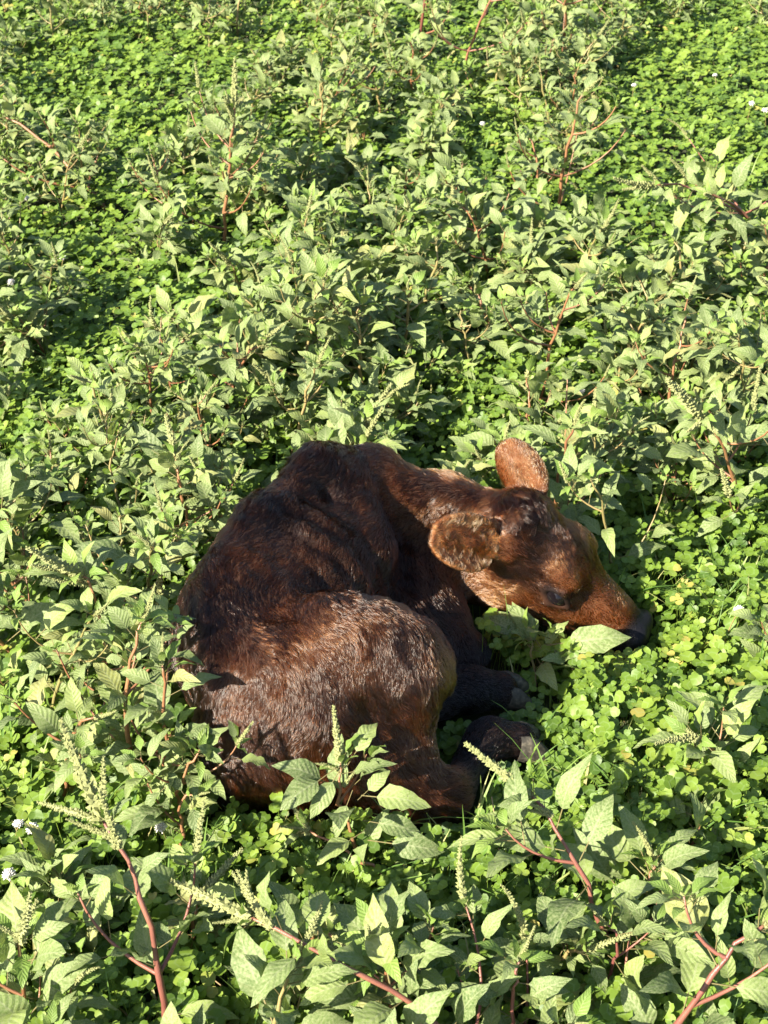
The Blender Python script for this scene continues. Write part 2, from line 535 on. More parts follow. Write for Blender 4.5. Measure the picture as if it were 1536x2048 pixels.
def build_calf():
    V, F = calf.surface()
    root = obj('calf', None)
    root.location = (0.0, 1.42, 0.0)
    tag(root, 'dark brown newborn calf lying curled up among the weeds', 'calf')
    me = mesh_np('body', V - np.array(root.location), F)
    me.update()
    nv = len(me.vertices)
    Nn = np.empty(nv * 3, dtype=np.float32)
    me.vertex_normals.foreach_get('vector', Nn)
    Nn = Nn.reshape(-1, 3).astype(float)
    V = V.astype(float)
    fl, ti, le, nose = skin_tint(V, Nn)
    for nm, arr in (('tint', ti), ('nose', nose)):
        at = me.attributes.new(nm, 'FLOAT', 'POINT')
        at.data.foreach_set('value', np.ascontiguousarray(arr, dtype=np.float32))
    body = obj('body', me, skin_material(), root)
    # ---- fur, one strand per sample
    tri = np.concatenate([F[:, [0, 1, 2]], F[:, [0, 2, 3]]])
    A, Bq, C = V[tri[:, 0]], V[tri[:, 1]], V[tri[:, 2]]
    area = np.linalg.norm(np.cross(Bq - A, C - A), axis=1) / 2
    cz = (A[:, 2] + Bq[:, 2] + C[:, 2]) / 3
    wgt = area * np.where(cz < 0.012, 0.0, 1.0) * (1 - 0.97 * nose[tri].mean(1))
    headw = 1 + 0.6 * ((A[:, 0] > 0.12) & (A[:, 2] > 0.06) & (A[:, 1] > 1.46))
    wgt = wgt * headw
    for sg in (1, -1):
        q = (A - hd(0.116, -0.043, 0.058 * sg))
        wgt = wgt * ~(((q @ HA) / 0.026) ** 2 + ((q @ HU) / 0.0190) ** 2 + ((q @ HL) / 0.026) ** 2 < 1)
    n = HAIRS
    r = np.random.default_rng(5)
    pick = r.choice(len(tri), n, p=wgt / wgt.sum())
    a, b = r.random(n), r.random(n)
    sw = a + b > 1
    a[sw], b[sw] = 1 - a[sw], 1 - b[sw]
    w0, w1, w2 = (1 - a - b)[:, None], a[:, None], b[:, None]
    T = tri[pick]
    P = w0 * V[T[:, 0]] + w1 * V[T[:, 1]] + w2 * V[T[:, 2]]
    Nr = w0 * Nn[T[:, 0]] + w1 * Nn[T[:, 1]] + w2 * Nn[T[:, 2]]
    Nr /= np.linalg.norm(Nr, axis=1)[:, None]
    mixv = lambda q: (w0[:, 0] * q[T[:, 0]] + w1[:, 0] * q[T[:, 1]] + w2[:, 0] * q[T[:, 2]])
    fl = np.stack([mixv(fl[:, i]) for i in range(3)], -1)
    ti, le = mixv(ti), mixv(le)
    # cow-lick swirls: turn the flow by smooth noise
    fl /= np.maximum(np.linalg.norm(fl, axis=1), 1e-6)[:, None]
    tang = fl - (fl * Nr).sum(1)[:, None] * Nr
    tl = np.linalg.norm(tang, axis=1)
    tang /= np.maximum(tl, 1e-3)[:, None]
    side = np.cross(Nr, tang)
    ang = 0.50 * Waves(31, 0.16)(P) + 0.30 * Waves(32, 0.045)(P) + 0.22 * Waves(33, 0.011)(P) + r.normal(0, 0.13, n)
    hq = P - HP
    curl = np.exp(-(((hq @ HA) - 0.02) / 0.045) ** 2 - ((hq @ HL) / 0.05) ** 2) * ((hq @ HU) > -0.035) * (np.abs(hq @ HU) < 0.1)
    for base, d, sd, nrm, EL, W, cup in calf.ears:
        e = P - base
        on = ((e @ d) > 0.1 * EL) & ((e @ d) < 1.15 * EL) & (np.abs(e @ sd) < 1.2 * W) & ((Nr @ nrm) > 0.2) & (np.abs(e @ nrm) < 0.03)
        ang = ang + on * (0.9 * Waves(39, 0.02)(P) + 1.1 * (e @ sd) / W)
    ang = ang + curl * 1.4 * Waves(38, 0.022)(P)
    tang = np.cos(ang)[:, None] * tang + np.sin(ang)[:, None] * side
    lift = np.clip(0.26 + 0.10 * Waves(34, 0.06)(P) + 0.12 * Waves(35, 0.010)(P) + r.normal(0, 0.10, n), 0.05, 1.0)
    lift = np.maximum(lift, np.where(tl < 0.3, 0.4, 0))
    D = tang * np.cos(lift)[:, None] + Nr * np.sin(lift)[:, None]
    L = 0.0095 * le * r.uniform(0.6, 1.3, n) * (1 + 0.25 * Waves(36, 0.08)(P))
    L = np.clip(L, 0.003, 0.05)
    K = 5
    s = np.linspace(0, 1, K)
    X = P[:, None, :] + D[:, None, :] * (L[:, None] * s)[..., None]
    sag = (tang * 0.35 - Nr * 0.30)
    X += sag[:, None, :] * (L[:, None] * (s ** 2)[None])[..., None] * 0.55
    # wet-looking locks: pull the tips of neighbours together
    ng = n // 9
    from mathutils.kdtree import KDTree
    g = r.choice(n, ng, replace=False)
    kd = KDTree(ng)
    for i, q in enumerate(P[g]):
        kd.insert(q, i)
    kd.balance()
    near = np.fromiter((kd.find(q)[1] for q in P), dtype=np.int64, count=n)
    gi = g[near]
    dist = np.linalg.norm(P - P[gi], axis=1)
    cl = np.clip(0.62 + 0.4 * Waves(37, 0.07)(P), 0.05, 0.95) * (dist < 0.008) * (le > 0.4)
    pull = (X[gi] - X) * (cl[:, None] * (s ** 1.6)[None])[..., None]
    X = X + pull * 0.8
    hc = bpy.data.hair_curves.new('fur')
    hc.add_curves([K] * n)
    hc.attributes['position'].data.foreach_set('vector', (X - np.array(root.location)).astype(np.float32).ravel())
    rad = hc.attributes.get('radius') or hc.attributes.new('radius', 'FLOAT', 'POINT')
    rr = (0.00026 * np.array([1.0, 0.95, 0.8, 0.55, 0.12]))[None] * r.uniform(0.7, 1.25, n)[:, None]
    rad.data.foreach_set('value', rr.astype(np.float32).ravel())
    at = hc.attributes.new('tint', 'FLOAT', 'CURVE')
    at.data.foreach_set('value', np.clip(ti + r.normal(0, 0.05, n), 0.0, 1).astype(np.float32))
    fur = obj('fur', hc, fur_material(), root)
    # ---- eyes
    N = Nodes('calf_eye')
    lw = N.n('LayerWeight', None, Blend=0.35).outputs['Facing']
    c = N.ramp(lw, [(0.0, (0.004, 0.003, 0.004)), (0.7, (0.012, 0.009, 0.010))])
    em = N.done(N.n('BsdfPrincipled', None, Base_Color=c, Roughness=0.06, IOR=1.4).outputs[0])
    for sgn in (1, -1):
        ev, ef = ball(1.0, 28, 20)
        th = np.arccos(np.clip(ev[:, 2], -1, 1))
        ev = ev * (0.0205 + 0.0036 * np.exp(-(th / 0.52) ** 2))[:, None]
        e = obj('eye', mesh_np('eye', ev, ef), em, root)
        look = unit(HL * sgn + 0.18 * HA + 0.10 * HU)
        e.rotation_euler = Vector(look).to_track_quat('Z', 'Y').to_euler()
        e.location = Vector(hd(0.116, -0.0425, 0.0432 * sgn)) - root.location
    # ---- hooves: two claws each
    N = Nodes('hoof_horn')
    tc = N.n('TexCoord').outputs['Object']
    nz = N.n('TexNoise', None, Vector=tc, Scale=140.0, Detail=6.0).outputs[0]
    c = N.ramp(nz, [(0.35, (0.018, 0.016, 0.012)), (0.55, (0.055, 0.048, 0.036)), (0.75, (0.13, 0.112, 0.08))])
    hm = N.done(N.n('BsdfPrincipled', None, Base_Color=c, Roughness=0.7,
                    Normal=N.n('Bump', None, Strength=0.5, Distance=0.002, Height=nz).outputs[0]).outputs[0])
    for p, d in (((0.176, 1.349, 0.034), (0.93, 0.20, -0.20)), ((0.160, 1.447, 0.038), (0.99, 0.04, -0.12))):
        hoof(root, np.array(p), unit(d), hm)
    return root


def ball(r, nu, nv):
    V, F = [], []
    for j in range(nv + 1):
        th = math.pi * j / nv
        for i in range(nu):
            ph = 2 * math.pi * i / nu
            V.append((r * math.sin(th) * math.cos(ph), r * math.sin(th) * math.sin(ph), r * math.cos(th)))
    for j in range(nv):
        for i in range(nu):
            F.append((j * nu + i, (j + 1) * nu + i, (j + 1) * nu + (i + 1) % nu, j * nu + (i + 1) % nu))
    return np.array(V), np.array(F)


def hoof(root, p, d, mat):
    """A cloven hoof: two tapered claws side by side, flat soled."""
    up = np.array((0, 0, 1.0)) - d[2] * d
    up = unit(up)
    sd = np.cross(d, up)
    base = np.array(root.location)
    for s in (1, -1):
        rings = []
        for t, w, h, lean in ((0.0, 0.0125, 0.023, 0.0), (0.012, 0.0135, 0.024, 0.0), (0.030, 0.0125, 0.019, -0.003), (0.046, 0.009, 0.011, -0.009),
                              (0.052, 0.004, 0.005, -0.013)):
            ring = []
            for k in range(12):
                a = 2 * math.pi * k / 12
                y, z = math.cos(a), math.sin(a)
                z = max(z, -0.75)
                ring.append(p + d * t + sd * (s * (0.0125 + 0.1 * t) + w * y) + up * (h * z + lean))
            rings.append(ring)
        V = np.array([v for rg in rings for v in rg])
        F = [(j * 12 + k, j * 12 + (k + 1) % 12, (j + 1) * 12 + (k + 1) % 12, (j + 1) * 12 + k) for j in range(len(rings) - 1) for k in range(12)]
        n0 = len(V)
        V = np.vstack([V, p + d * 0.053 + sd * s * 0.0165 - up * 0.0135])
        F += [(48 + k, 48 + (k + 1) % 12, n0, n0) for k in range(12)]
        obj('hoof', mesh_poly('hoof', V - base, F), mat, root)


def mesh_poly(name, V, F):
    me = bpy.data.meshes.new(name)
    me.from_pydata([tuple(map(float, v)) for v in V], [], [tuple(dict.fromkeys(f)) for f in F])
    me.polygons.foreach_set('use_smooth', np.ones(len(me.polygons), dtype=bool))
    me.update()
    return me


HAIRS = 300000
build_calf()

# ------------------------------------------------------------------ plant materials
def leaf_material(name, stops, dust, vein, transl, rough=0.45, red=0.0):
    N = Nodes(name)
    uv = N.n('UVMap', dict(uv_map='leaf')).outputs[0]
    sp = N.n('SeparateXYZ', None, Vector=uv)
    u, v = sp.outputs[0], sp.outputs[1]
    rnd = N.n('ObjectInfo').outputs['Random']
    tc = N.n('TexCoord').outputs['Object']
    off = N.n('VectorMath', dict(operation='ADD'), i0=tc, i1=N.n('CombineXYZ', None, X=N.math('MULTIPLY', rnd, 37.0)).outputs[0]).outputs[0]
    base = N.ramp(rnd, stops)
    n1 = N.n('TexNoise', None, Vector=off, Scale=28.0, Detail=4.0).outputs[0]
    n2 = N.n('TexNoise', None, Vector=off, Scale=110.0, Detail=3.0).outputs[0]
    base = N.mix(N.math('MULTIPLY', N.ramp(n1, [(0.38, (0, 0, 0)), (0.68, (1, 1, 1))]), dust), base, (0.28, 0.31, 0.15, 1))
    base = N.mix(0.35, base, N.ramp(n2, [(0.3, (0.35, 0.35, 0.35)), (0.7, (0.7, 0.7, 0.7))]), 'OVERLAY')
    # worn brown spots on some leaves
    worn = N.math('MULTIPLY', N.ramp(N.n('TexNoise', None, Vector=off, Scale=45.0, Detail=2.0).outputs[0], [(0.66, (0, 0, 0)), (0.72, (1, 1, 1))]),
                  N.math('GREATER_THAN', N.math('FRACT', N.math('MULTIPLY', rnd, 13.7)), 0.55))
    base = N.mix(N.math('MULTIPLY', worn, 0.7), base, (0.13, 0.10, 0.045, 1))
    au = N.math('ABSOLUTE', u)
    ph = N.math('FRACT', N.math('MULTIPLY', N.math('SUBTRACT', v, N.math('MULTIPLY', au, 0.22)), 8.0))
    tri = N.math('ABSOLUTE', N.math('SUBTRACT', ph, 0.5))                # 0.5 on a side vein
    sv = N.ramp(tri, [(0.40, (0, 0, 0)), (0.49, (1, 1, 1))])
    mid = N.ramp(au, [(0.035, (1, 1, 1)), (0.09, (0, 0, 0))])
    vn = N.math('MAXIMUM', N.math('MULTIPLY', sv, 0.6), mid)
    c = N.mix(N.math('MULTIPLY', vn, 0.55), base, vein)
    pet = N.math('LESS_THAN', v, 0.0)
    c = N.mix(pet, c, (0.20 + red, 0.17 - red * 0.4, 0.07, 1))
    h = N.math('ADD', N.math('MULTIPLY', tri, -1.0), N.math('MULTIPLY', n2, 0.25))
    b = N.n('Bump', None, Strength=0.45, Distance=0.0022, Height=h).outputs[0]
    bs = N.n('BsdfPrincipled', None, Base_Color=c, Roughness=rough, Normal=b)
    bs.inputs['Specular IOR Level'].default_value = 0.32
    tcol = N.mix(0.5, c, (0.22, 0.34, 0.03, 1), 'MIX')
    tr = N.n('BsdfTranslucent', None, Color=tcol, Normal=b)
    mx = N.n('MixShader', None, i0=transl, i1=bs.outputs[0], i2=tr.outputs[0])
    # insect holes in some leaves
    hn = N.n('TexNoise', None, Vector=off, Scale=62.0, Detail=1.0).outputs[0]
    hole = N.math('MULTIPLY', N.math('GREATER_THAN', hn, 0.70), N.math('GREATER_THAN', N.math('FRACT', N.math('MULTIPLY', rnd, 7.3)), 0.6))
    hole = N.math('MULTIPLY', hole, N.math('GREATER_THAN', au, 0.12))
    mh = N.n('MixShader', None, i0=hole, i1=mx.outputs[0], i2=N.n('BsdfTransparent').outputs[0])
    return N.done(mh.outputs[0])


def ground_leaf_material(name, stops, transl, mark=False, rough=0.5):
    """For the joined ground cover: colour by a stored per-leaf number."""
    N = Nodes(name)
    rnd = N.n('Attribute', dict(attribute_name='rnd')).outputs['Fac']
    uv = N.n('UVMap', dict(uv_map='leaf')).outputs[0]
    sp = N.n('SeparateXYZ', None, Vector=uv)
    u, v = sp.outputs[0], sp.outputs[1]
    c = N.ramp(rnd, stops)
    if mark:
        au = N.math('ABSOLUTE', u)
        d = N.math('ABSOLUTE', N.math('SUBTRACT', N.math('ADD', v, N.math('MULTIPLY', au, 0.35)), 0.58))
        m = N.ramp(d, [(0.03, (1, 1, 1)), (0.10, (0, 0, 0))])
        c = N.mix(N.math('MULTIPLY', m, 0.22), c, (0.30, 0.40, 0.20, 1))
        c = N.mix(N.math('MULTIPLY', N.ramp(au, [(0.0, (1, 1, 1)), (0.06, (0, 0, 0))]), 0.3), c, (0.22, 0.32, 0.08, 1))
    bs = N.n('BsdfPrincipled', None, Base_Color=c, Roughness=rough)
    bs.inputs['Specular IOR Level'].default_value = 0.4
    tr = N.n('BsdfTranslucent', None, Color=N.mix(0.5, c, (0.24, 0.38, 0.02, 1)))
    return N.done(N.n('MixShader', None, i0=transl, i1=bs.outputs[0], i2=tr.outputs[0]).outputs[0])


def stem_material(name, lo, hi):
    N = Nodes(name)
    tc = N.n('TexCoord').outputs['Object']
    rnd = N.n('ObjectInfo').outputs['Random']
    nz = N.n('TexNoise', None, Vector=tc, Scale=18.0, Detail=3.0).outputs[0]
    c = N.mix(N.math('ADD', N.math('MULTIPLY', nz, 0.9), N.math('MULTIPLY_ADD', rnd, 0.5, -0.25)), lo, hi)
    f = N.n('TexNoise', None, Vector=N.n('VectorMath', dict(operation='MULTIPLY'), i0=tc, i1=(900, 900, 40)).outputs[0], Scale=1.0).outputs[0]
    b = N.n('Bump', None, Strength=0.4, Distance=0.001, Height=f).outputs[0]
    return N.done(N.n('BsdfPrincipled', None, Base_Color=c, Roughness=0.42, Normal=b).outputs[0])


def spike_material():
    N = Nodes('seed_spike')
    tc = N.n('TexCoord').outputs['Object']
    nz = N.n('TexNoise', None, Vector=tc, Scale=240.0, Detail=3.0).outputs[0]
    c = N.ramp(nz, [(0.3, (0.11, 0.14, 0.04)), (0.5, (0.27, 0.29, 0.11)), (0.7, (0.42, 0.40, 0.20))])
    bs = N.n('BsdfPrincipled', None, Base_Color=c, Roughness=0.8)
    tr = N.n('BsdfTranslucent', None, Color=(0.35, 0.36, 0.1, 1))
    return N.done(N.n('MixShader', None, i0=0.2, i1=bs.outputs[0], i2=tr.outputs[0]).outputs[0])


M_LEAF = leaf_material('pigweed_leaf', [(0.0, (0.066, 0.108, 0.030)), (0.3, (0.115, 0.166, 0.048)), (0.65, (0.150, 0.205, 0.060)), (0.9, (0.19, 0.25, 0.062)), (1.0, (0.24, 0.22, 0.07))],
                       0.62, (0.25, 0.28, 0.15, 1), 0.22, 0.58)
M_YOUNG = leaf_material('young_pigweed_leaf', [(0.0, (0.12, 0.20, 0.035)), (0.5, (0.17, 0.27, 0.045)), (1.0, (0.22, 0.30, 0.07))],
                        0.2, (0.27, 0.34, 0.12, 1), 0.30)
M_STEM_RED = stem_material('red_stem', (0.13, 0.040, 0.034, 1), (0.32, 0.145, 0.085, 1))
M_STEM_BROWN = stem_material('brown_stem', (0.13, 0.05, 0.022, 1), (0.30, 0.15, 0.07, 1))
M_STEM_GREEN = stem_material('green_stem', (0.16, 0.16, 0.05, 1), (0.30, 0.20, 0.09, 1))
M_SPIKE = spike_material()


# ------------------------------------------------------------------ leaf and spike shapes (shared by all plants)
def leaf_mesh(name, seed, width, mat, rows=9):
    """Pigweed leaf, blade 1 long on a petiole; pointed egg-shaped outline, keeled, wavy, drooping."""
    r = np.random.default_rng(seed)
    pet = r.uniform(0.25, 0.5)
    droop, keel, wave = r.uniform(0.0, 0.38), r.uniform(0.10, 0.34), r.uniform(0.015, 0.06)
    twist, ph = r.uniform(-0.35, 0.35), r.uniform(0, 6.28)
    V, UV, F = [], [], []
    pw = 0.013
    # petiole: a three-sided bar
    for y in (0.0, pet):
        for k in range(3):
            a = 2.094 * k + 0.52
            V.append((pw * math.cos(a), y, pw * math.sin(a) + 0.10 * y * y * 0.5 - 0.02))
            UV.append((0.0, -0.5))
    for k in range(3):
        F.append((k, (k + 1) % 3, 3 + (k + 1) % 3, 3 + k))
    z0 = 0.05 * pet * pet - 0.02
    b0 = len(V)
    ts = np.linspace(0, 1, rows + 1)
    cols = (-1, -0.5, 0, 0.5, 1)
    for i, t in enumerate(ts):
        w = width * (math.sin(math.pi * t ** 0.78) ** 0.85) * (1 - 0.25 * t) if 0 < t < 1 else 0.0
        w *= 1 + 0.10 * math.sin(11 * t + ph) * wave * 12
        ragged = 0.34 if seed % 3 == 0 else 0.16
        nL, nR = (1 - r.random() * ragged), (1 - r.random() * ragged)
        for cc in cols:
            ww = w * (nL if cc < 0 else nR)
            x = cc * ww
            zz = z0 + keel * abs(x) * 0.9 - droop * t * t + wave * math.sin(t * 15 + ph + cc * 2.2) * abs(cc) ** 1.5
            zz += 0.10 * math.sin(math.pi * t)
            xx, z2 = x * math.cos(twist * t) - (zz * 0.2) * math.sin(twist * t), zz + x * math.sin(twist * t)
            V.append((xx, pet + t * (1 - 0.08 * droop), z2))
            UV.append((cc, t))
    for i in range(rows):
        for j in range(4):
            a = b0 + i * 5 + j
            if i == 0:
                F.append((b0 + 2, a + 6, a + 5))
            elif i == rows - 1:
                F.append((a, a + 1, b0 + rows * 5 + 2))
            else:
                F.append((a, a + 1, a + 6, a + 5))
    me = bpy.data.meshes.new(name)
    me.from_pydata(V, [], F)
    uvl = me.uv_layers.new(name='leaf')
    for l in me.loops:
        uvl.data[l.index].uv = UV[l.vertex_index]
    me.polygons.foreach_set('use_smooth', np.ones(len(me.polygons), dtype=bool))
    me.materials.append(mat)
    me.update()
    return me


def spike_mesh(name, seed, bend, fat, mat, plump=1.0):
    """Knobbly seed spike 1 long, made of small bud clusters round a core."""
    r = np.random.default_rng(seed)
    V, F = [], []
    n = 100
    for i in range(n):
        t = (i + 0.5) / n
        rad = fat * (1 - 0.75 * t ** 1.6) * (0.75 + 0.25 * math.sin(i * 1.3) * math.sin(i * 0.37))
        a = i * 2.399 + r.normal(0, 0.3)
        c = np.array((bend * t * t + rad * math.cos(a), t, rad * math.sin(a) + 0.3 * bend * t * t))
        out = np.array((math.cos(a), 0.55, math.sin(a)))
        out /= np.linalg.norm(out)
        s1 = np.cross(out, (0, 1, 0)); s1 /= np.linalg.norm(s1)
        s2 = np.cross(out, s1)
        q = fat * r.uniform(0.42, 0.75) * (1 - 0.5 * t) * plump
        b = len(V)
        V += [c + out * q * 1.7, c + s1 * q, c + s2 * q, c - s1 * q, c - s2 * q]
        F += [(b, b + 1, b + 2), (b, b + 2, b + 3), (b, b + 3, b + 4), (b, b + 4, b + 1)]
    b = len(V)
    m = 9
    for i in range(m):
        t = i / (m - 1)
        for k in range(5):
            a = 2 * math.pi * k / 5
            rr = fat * 0.85 * (1 - 0.8 * t ** 1.6)
            V.append(np.array((bend * t * t + rr * math.cos(a), t, rr * math.sin(a) + 0.3 * bend * t * t)))
    F += [(b + i * 5 + k, b + i * 5 + (k + 1) % 5, b + (i + 1) * 5 + (k + 1) % 5, b + (i + 1) * 5 + k) for i in range(m - 1) for k in range(5)]
    me = bpy.data.meshes.new(name)
    me.from_pydata([tuple(map(float, v)) for v in V], [], F)
    me.materials.append(mat)
    me.update()
    return me


LEAVES = [leaf_mesh('leaf', 100 + i, w, M_LEAF) for i, w in enumerate((0.27, 0.30, 0.33, 0.28, 0.31, 0.25, 0.34, 0.29, 0.26, 0.32, 0.30, 0.28, 0.22, 0.24))]
NARROW = [leaf_mesh('leaf', 150 + i, w, M_LEAF) for i, w in enumerate((0.13, 0.15, 0.17, 0.14))]
YOUNG = [leaf_mesh('leaf', 200 + i, w, M_YOUNG, 7) for i, w in enumerate((0.24, 0.28, 0.22, 0.26, 0.30))]
SPIKES = [spike_mesh('seed_spike', 300 + i, b, f, M_SPIKE) for i, (b, f) in enumerate(((0.0, 0.058), (0.12, 0.054), (-0.15, 0.058), (0.3, 0.054), (-0.35, 0.055), (0.05, 0.066)))]


def bezier(p, n):
    p = [np.array(q, float) for q in p]
    t = np.linspace(0, 1, n)[:, None]
    if len(p) == 3:
        return (1 - t) ** 2 * p[0] + 2 * t * (1 - t) * p[1] + t * t * p[2]
    return (1 - t) ** 3 * p[0] + 3 * t * (1 - t) ** 2 * p[1] + 3 * t * t * (1 - t) * p[2] + t ** 3 * p[3]


def tube(name, C, R, sides=7):
    C = np.asarray(C, float)
    n = len(C)
    T = np.gradient(C, axis=0)
    T /= np.linalg.norm(T, axis=1)[:, None]
    ref = np.array((0.3, 0.9, 0.2))
    V, F = [], []
    for i in range(n):
        s = np.cross(T[i], ref); s /= np.linalg.norm(s)
        q = np.cross(T[i], s)
        for k in range(sides):
            a = 2 * math.pi * k / sides
            V.append(C[i] + R[i] * (math.cos(a) * s + math.sin(a) * q))
    F = [(i * sides + k, i * sides + (k + 1) % sides, (i + 1) * sides + (k + 1) % sides, (i + 1) * sides + k) for i in range(n - 1) for k in range(sides)]
    V.append(C[-1] + T[-1] * R[-1]); V.append(C[0])
    F += [((n - 1) * sides + k, (n - 1) * sides + (k + 1) % sides, n * sides, n * sides) for k in range(sides)]
    return mesh_poly(name, V, F)


def frame(d, n, p, s):
    """Matrix with +Y along d, +Z towards n, at p, scale s."""
    d = Vector(d).normalized()
    n = Vector(n)
    n = (n - d * n.dot(d)).normalized()
    x = d.cross(n)
    m = Matrix.Identity(4)
    for i in range(3):
        m[i][0], m[i][1], m[i][2], m[i][3] = x[i] * s, d[i] * s, n[i] * s, p[i]
    return m


LEAF_COUNT = 0


def put_leaf(root, p, d, nrm, size, rg, meshes, clear=0.012):
    """One leaf at p (world), unless it would grow through the calf."""
    global LEAF_COUNT
    d = Vector(d).normalized()
    p = Vector(p)
    pts = [p + d * size * q for q in (0.3, 0.6, 0.9, 1.2, 1.35)]
    if calf.at([tuple(q) for q in pts]).min() < clear:
        return
    if min(q.z for q in pts) < 0.008:
        return
    m = frame(d, nrm, p - root.location, size)
    o = bpy.data.objects.new('leaf', rg.choice(meshes))
    o.parent = root
    o.matrix_local = m
    col.objects.link(o)
    LEAF_COUNT += 1


def put_spike(root, p, d, size, rg, mesh=None, fat=1.0):
    d = Vector(d).normalized()
    p = Vector(p)
    if calf.at([tuple(p + d * size * q) for q in (0.2, 0.6, 1.0)]).min() < 0.008:
        return 0
    n = Vector((rg.gauss(0, 1), rg.gauss(0, 1), rg.gauss(0, 1)))
    o = bpy.data.objects.new('seed_spike', mesh or rg.choice(SPIKES))
    o.parent = root
    m = frame(d, n, p - root.location, size)
    if fat != 1.0:
        m = m @ Matrix.Diagonal((fat, 1, fat, 1))
    o.matrix_local = m
    col.objects.link(o)
    return 1


def leafy_shoot(root, C, rg, n, size, t0, spikes, spike_len, narrow=0.0, young_tip=True, phase=0.0, wide=1.0):
    """Leaves in a spiral along the curve C, a tuft of young leaves at its end and seed spikes."""
    C = np.asarray(C, float)
    m = len(C)
    ang = phase
    made = 0
    for i in range(n):
        t = t0 + (0.97 - t0) * (i + rg.uniform(-0.3, 0.3)) / max(n - 1, 1)
        t = min(max(t, 0.05), 0.98)
        f = t * (m - 1)
        j = min(int(f), m - 2)
        p = C[j] + (C[j + 1] - C[j]) * (f - j)
        T = Vector(C[j + 1] - C[j]).normalized()
        ang += 2.399 + rg.gauss(0, 0.25)
        s = T.cross(Vector((0.3, 0.9, 0.2))).normalized()
        q = T.cross(s)
        out = s * math.cos(ang) + q * math.sin(ang)
        el = rg.uniform(0.15, 0.75)
        d = out * math.cos(el) + T * math.sin(el) + Vector((0, 0, rg.uniform(-0.15, 0.30)))
        nrm = Vector((0, 0, 1)) * 0.9 + to_sun * rg.uniform(0.1, 0.7) + T * 0.3 + Vector((rg.gauss(0, .28), rg.gauss(0, .28), rg.gauss(0, .15)))
        sz = size * rg.uniform(0.7, 1.15) * (1.0 - 0.38 * max(0, t - 0.55) / 0.45) * (0.72 + 0.28 * min(1, (t - t0) * 4 + 0.2))
        put_leaf(root, p, d, nrm, sz, rg, NARROW if rg.random() < narrow else LEAVES)
    end, T = C[-1], Vector(C[-1] - C[-2]).normalized()
    s = T.cross(Vector((0.3, 0.9, 0.2))).normalized()
    q = T.cross(s)
    if young_tip:
        for i in range(rg.randint(5, 8)):
            a = i * 2.399 + phase
            out = s * math.cos(a) + q * math.sin(a)
            el = rg.uniform(0.2, 1.1)
            d = out * math.cos(el) + T * math.sin(el)
            nrm = T + out * -0.3 + Vector((0, 0, 0.4)) + Vector((rg.gauss(0, .2), rg.gauss(0, .2), 0))
            put_leaf(root, end - np.array(T) * rg.uniform(0, 0.012), d, nrm, size * rg.uniform(0.26, 0.56), rg, YOUNG)
    for i in range(spikes):
        a = rg.uniform(0, 6.28)
        out = s * math.cos(a) + q * math.sin(a)
        k = 0.12 if i == 0 else rg.uniform(0.5, 1.1)
        L = spike_len * (1 if i == 0 else rg.uniform(0.35, 0.7))
        made += put_spike(root, end - np.array(T) * (0 if i == 0 else rg.uniform(0.0, 0.035)), T + out * k, L, rg)
    return made


PLANTS = []        # (root, where it stands, height, spikes) for the labels


def pigweed(base, tip, rg, leaves=9, size=0.06, branches=3, spikes=1, spike_len=0.07, radius=0.004, mat=None, arch=0.35, narrow=0.0,
            t0=0.15, name='pigweed_plant', branch_spikes=0.5):
    base, tip = Vector(base), Vector(tip)
    root = bpy.data.objects.new(name, None)
    root.empty_display_size = 0.05
    root.location = base
    col.objects.link(root)
    h = tip.z - base.z
    flat = Vector((tip.x - base.x, tip.y - base.y, 0))
    c1 = base + flat * (0.18 + 0.3 * (1 - arch)) + Vector((rg.gauss(0, .012), rg.gauss(0, .012), h * (0.35 + 0.25 * arch)))
    c2 = base + flat * 0.62 + Vector((rg.gauss(0, .014), rg.gauss(0, .014), h * (0.80 + 0.15 * arch)))
    C = bezier([base - Vector((0, 0, 0.02)), c1, c2, tip], 12)
    C[1:-1] += np.random.default_rng(rg.randint(0, 9999)).normal(0, 0.0022, (10, 3))
    mat = mat or rg.choice([M_STEM_RED, M_STEM_BROWN, M_STEM_BROWN, M_STEM_GREEN])
    R = radius * (1 - 0.62 * np.linspace(0, 1, 12)) * (1 + 0.15 * np.sin(np.arange(12) * 2.1))
    obj('stem', tube('stem', C - np.array(base), R), mat, root)
    nsp = leafy_shoot(root, C, rg, leaves, size, t0, spikes, spike_len, narrow, phase=rg.uniform(0, 6.28))
    for b in range(branches):
        t = rg.uniform(0.12, 0.75)
        j = int(t * 11)
        p = Vector(C[j])
        T = Vector(C[min(j + 1, 11)] - C[j]).normalized()
        a = b * 2.399 + rg.uniform(0, 1.2)
        out = Vector((math.cos(a), math.sin(a), 0))
        L = max(0.06, (C[-1] - C[0]).dot(np.array(T)) * rg.uniform(0.30, 0.62) * (1.1 - 0.5 * t))
        e = p + (out * 0.85 + T * 0.65 + Vector((0, 0, 0.15))).normalized() * L
        e.z = max(e.z, 0.05)
        mid = p + out * L * 0.55 + T * L * 0.15
        if calf.at([tuple(p), tuple(mid), tuple(e)]).min() < 0.02:
            continue
        BC = bezier([p, mid, e], 7)
        br = radius * 0.55 * (1 - 0.55 * np.linspace(0, 1, 7))
        obj('branch', tube('branch', BC - np.array(base), br, 5), mat, root)
        nsp += leafy_shoot(root, BC, rg, rg.randint(5, 8), size * rg.uniform(0.7, 0.92), 0.2, 1 if rg.random() < branch_spikes else 0, spike_len * 0.6,
                           narrow, phase=rg.uniform(0, 6.28))
    PLANTS.append((root, base, h, nsp))
    return root


# ------------------------------------------------------------------ plants that stand out in the photograph
rg = random.Random(41)
HERO = []


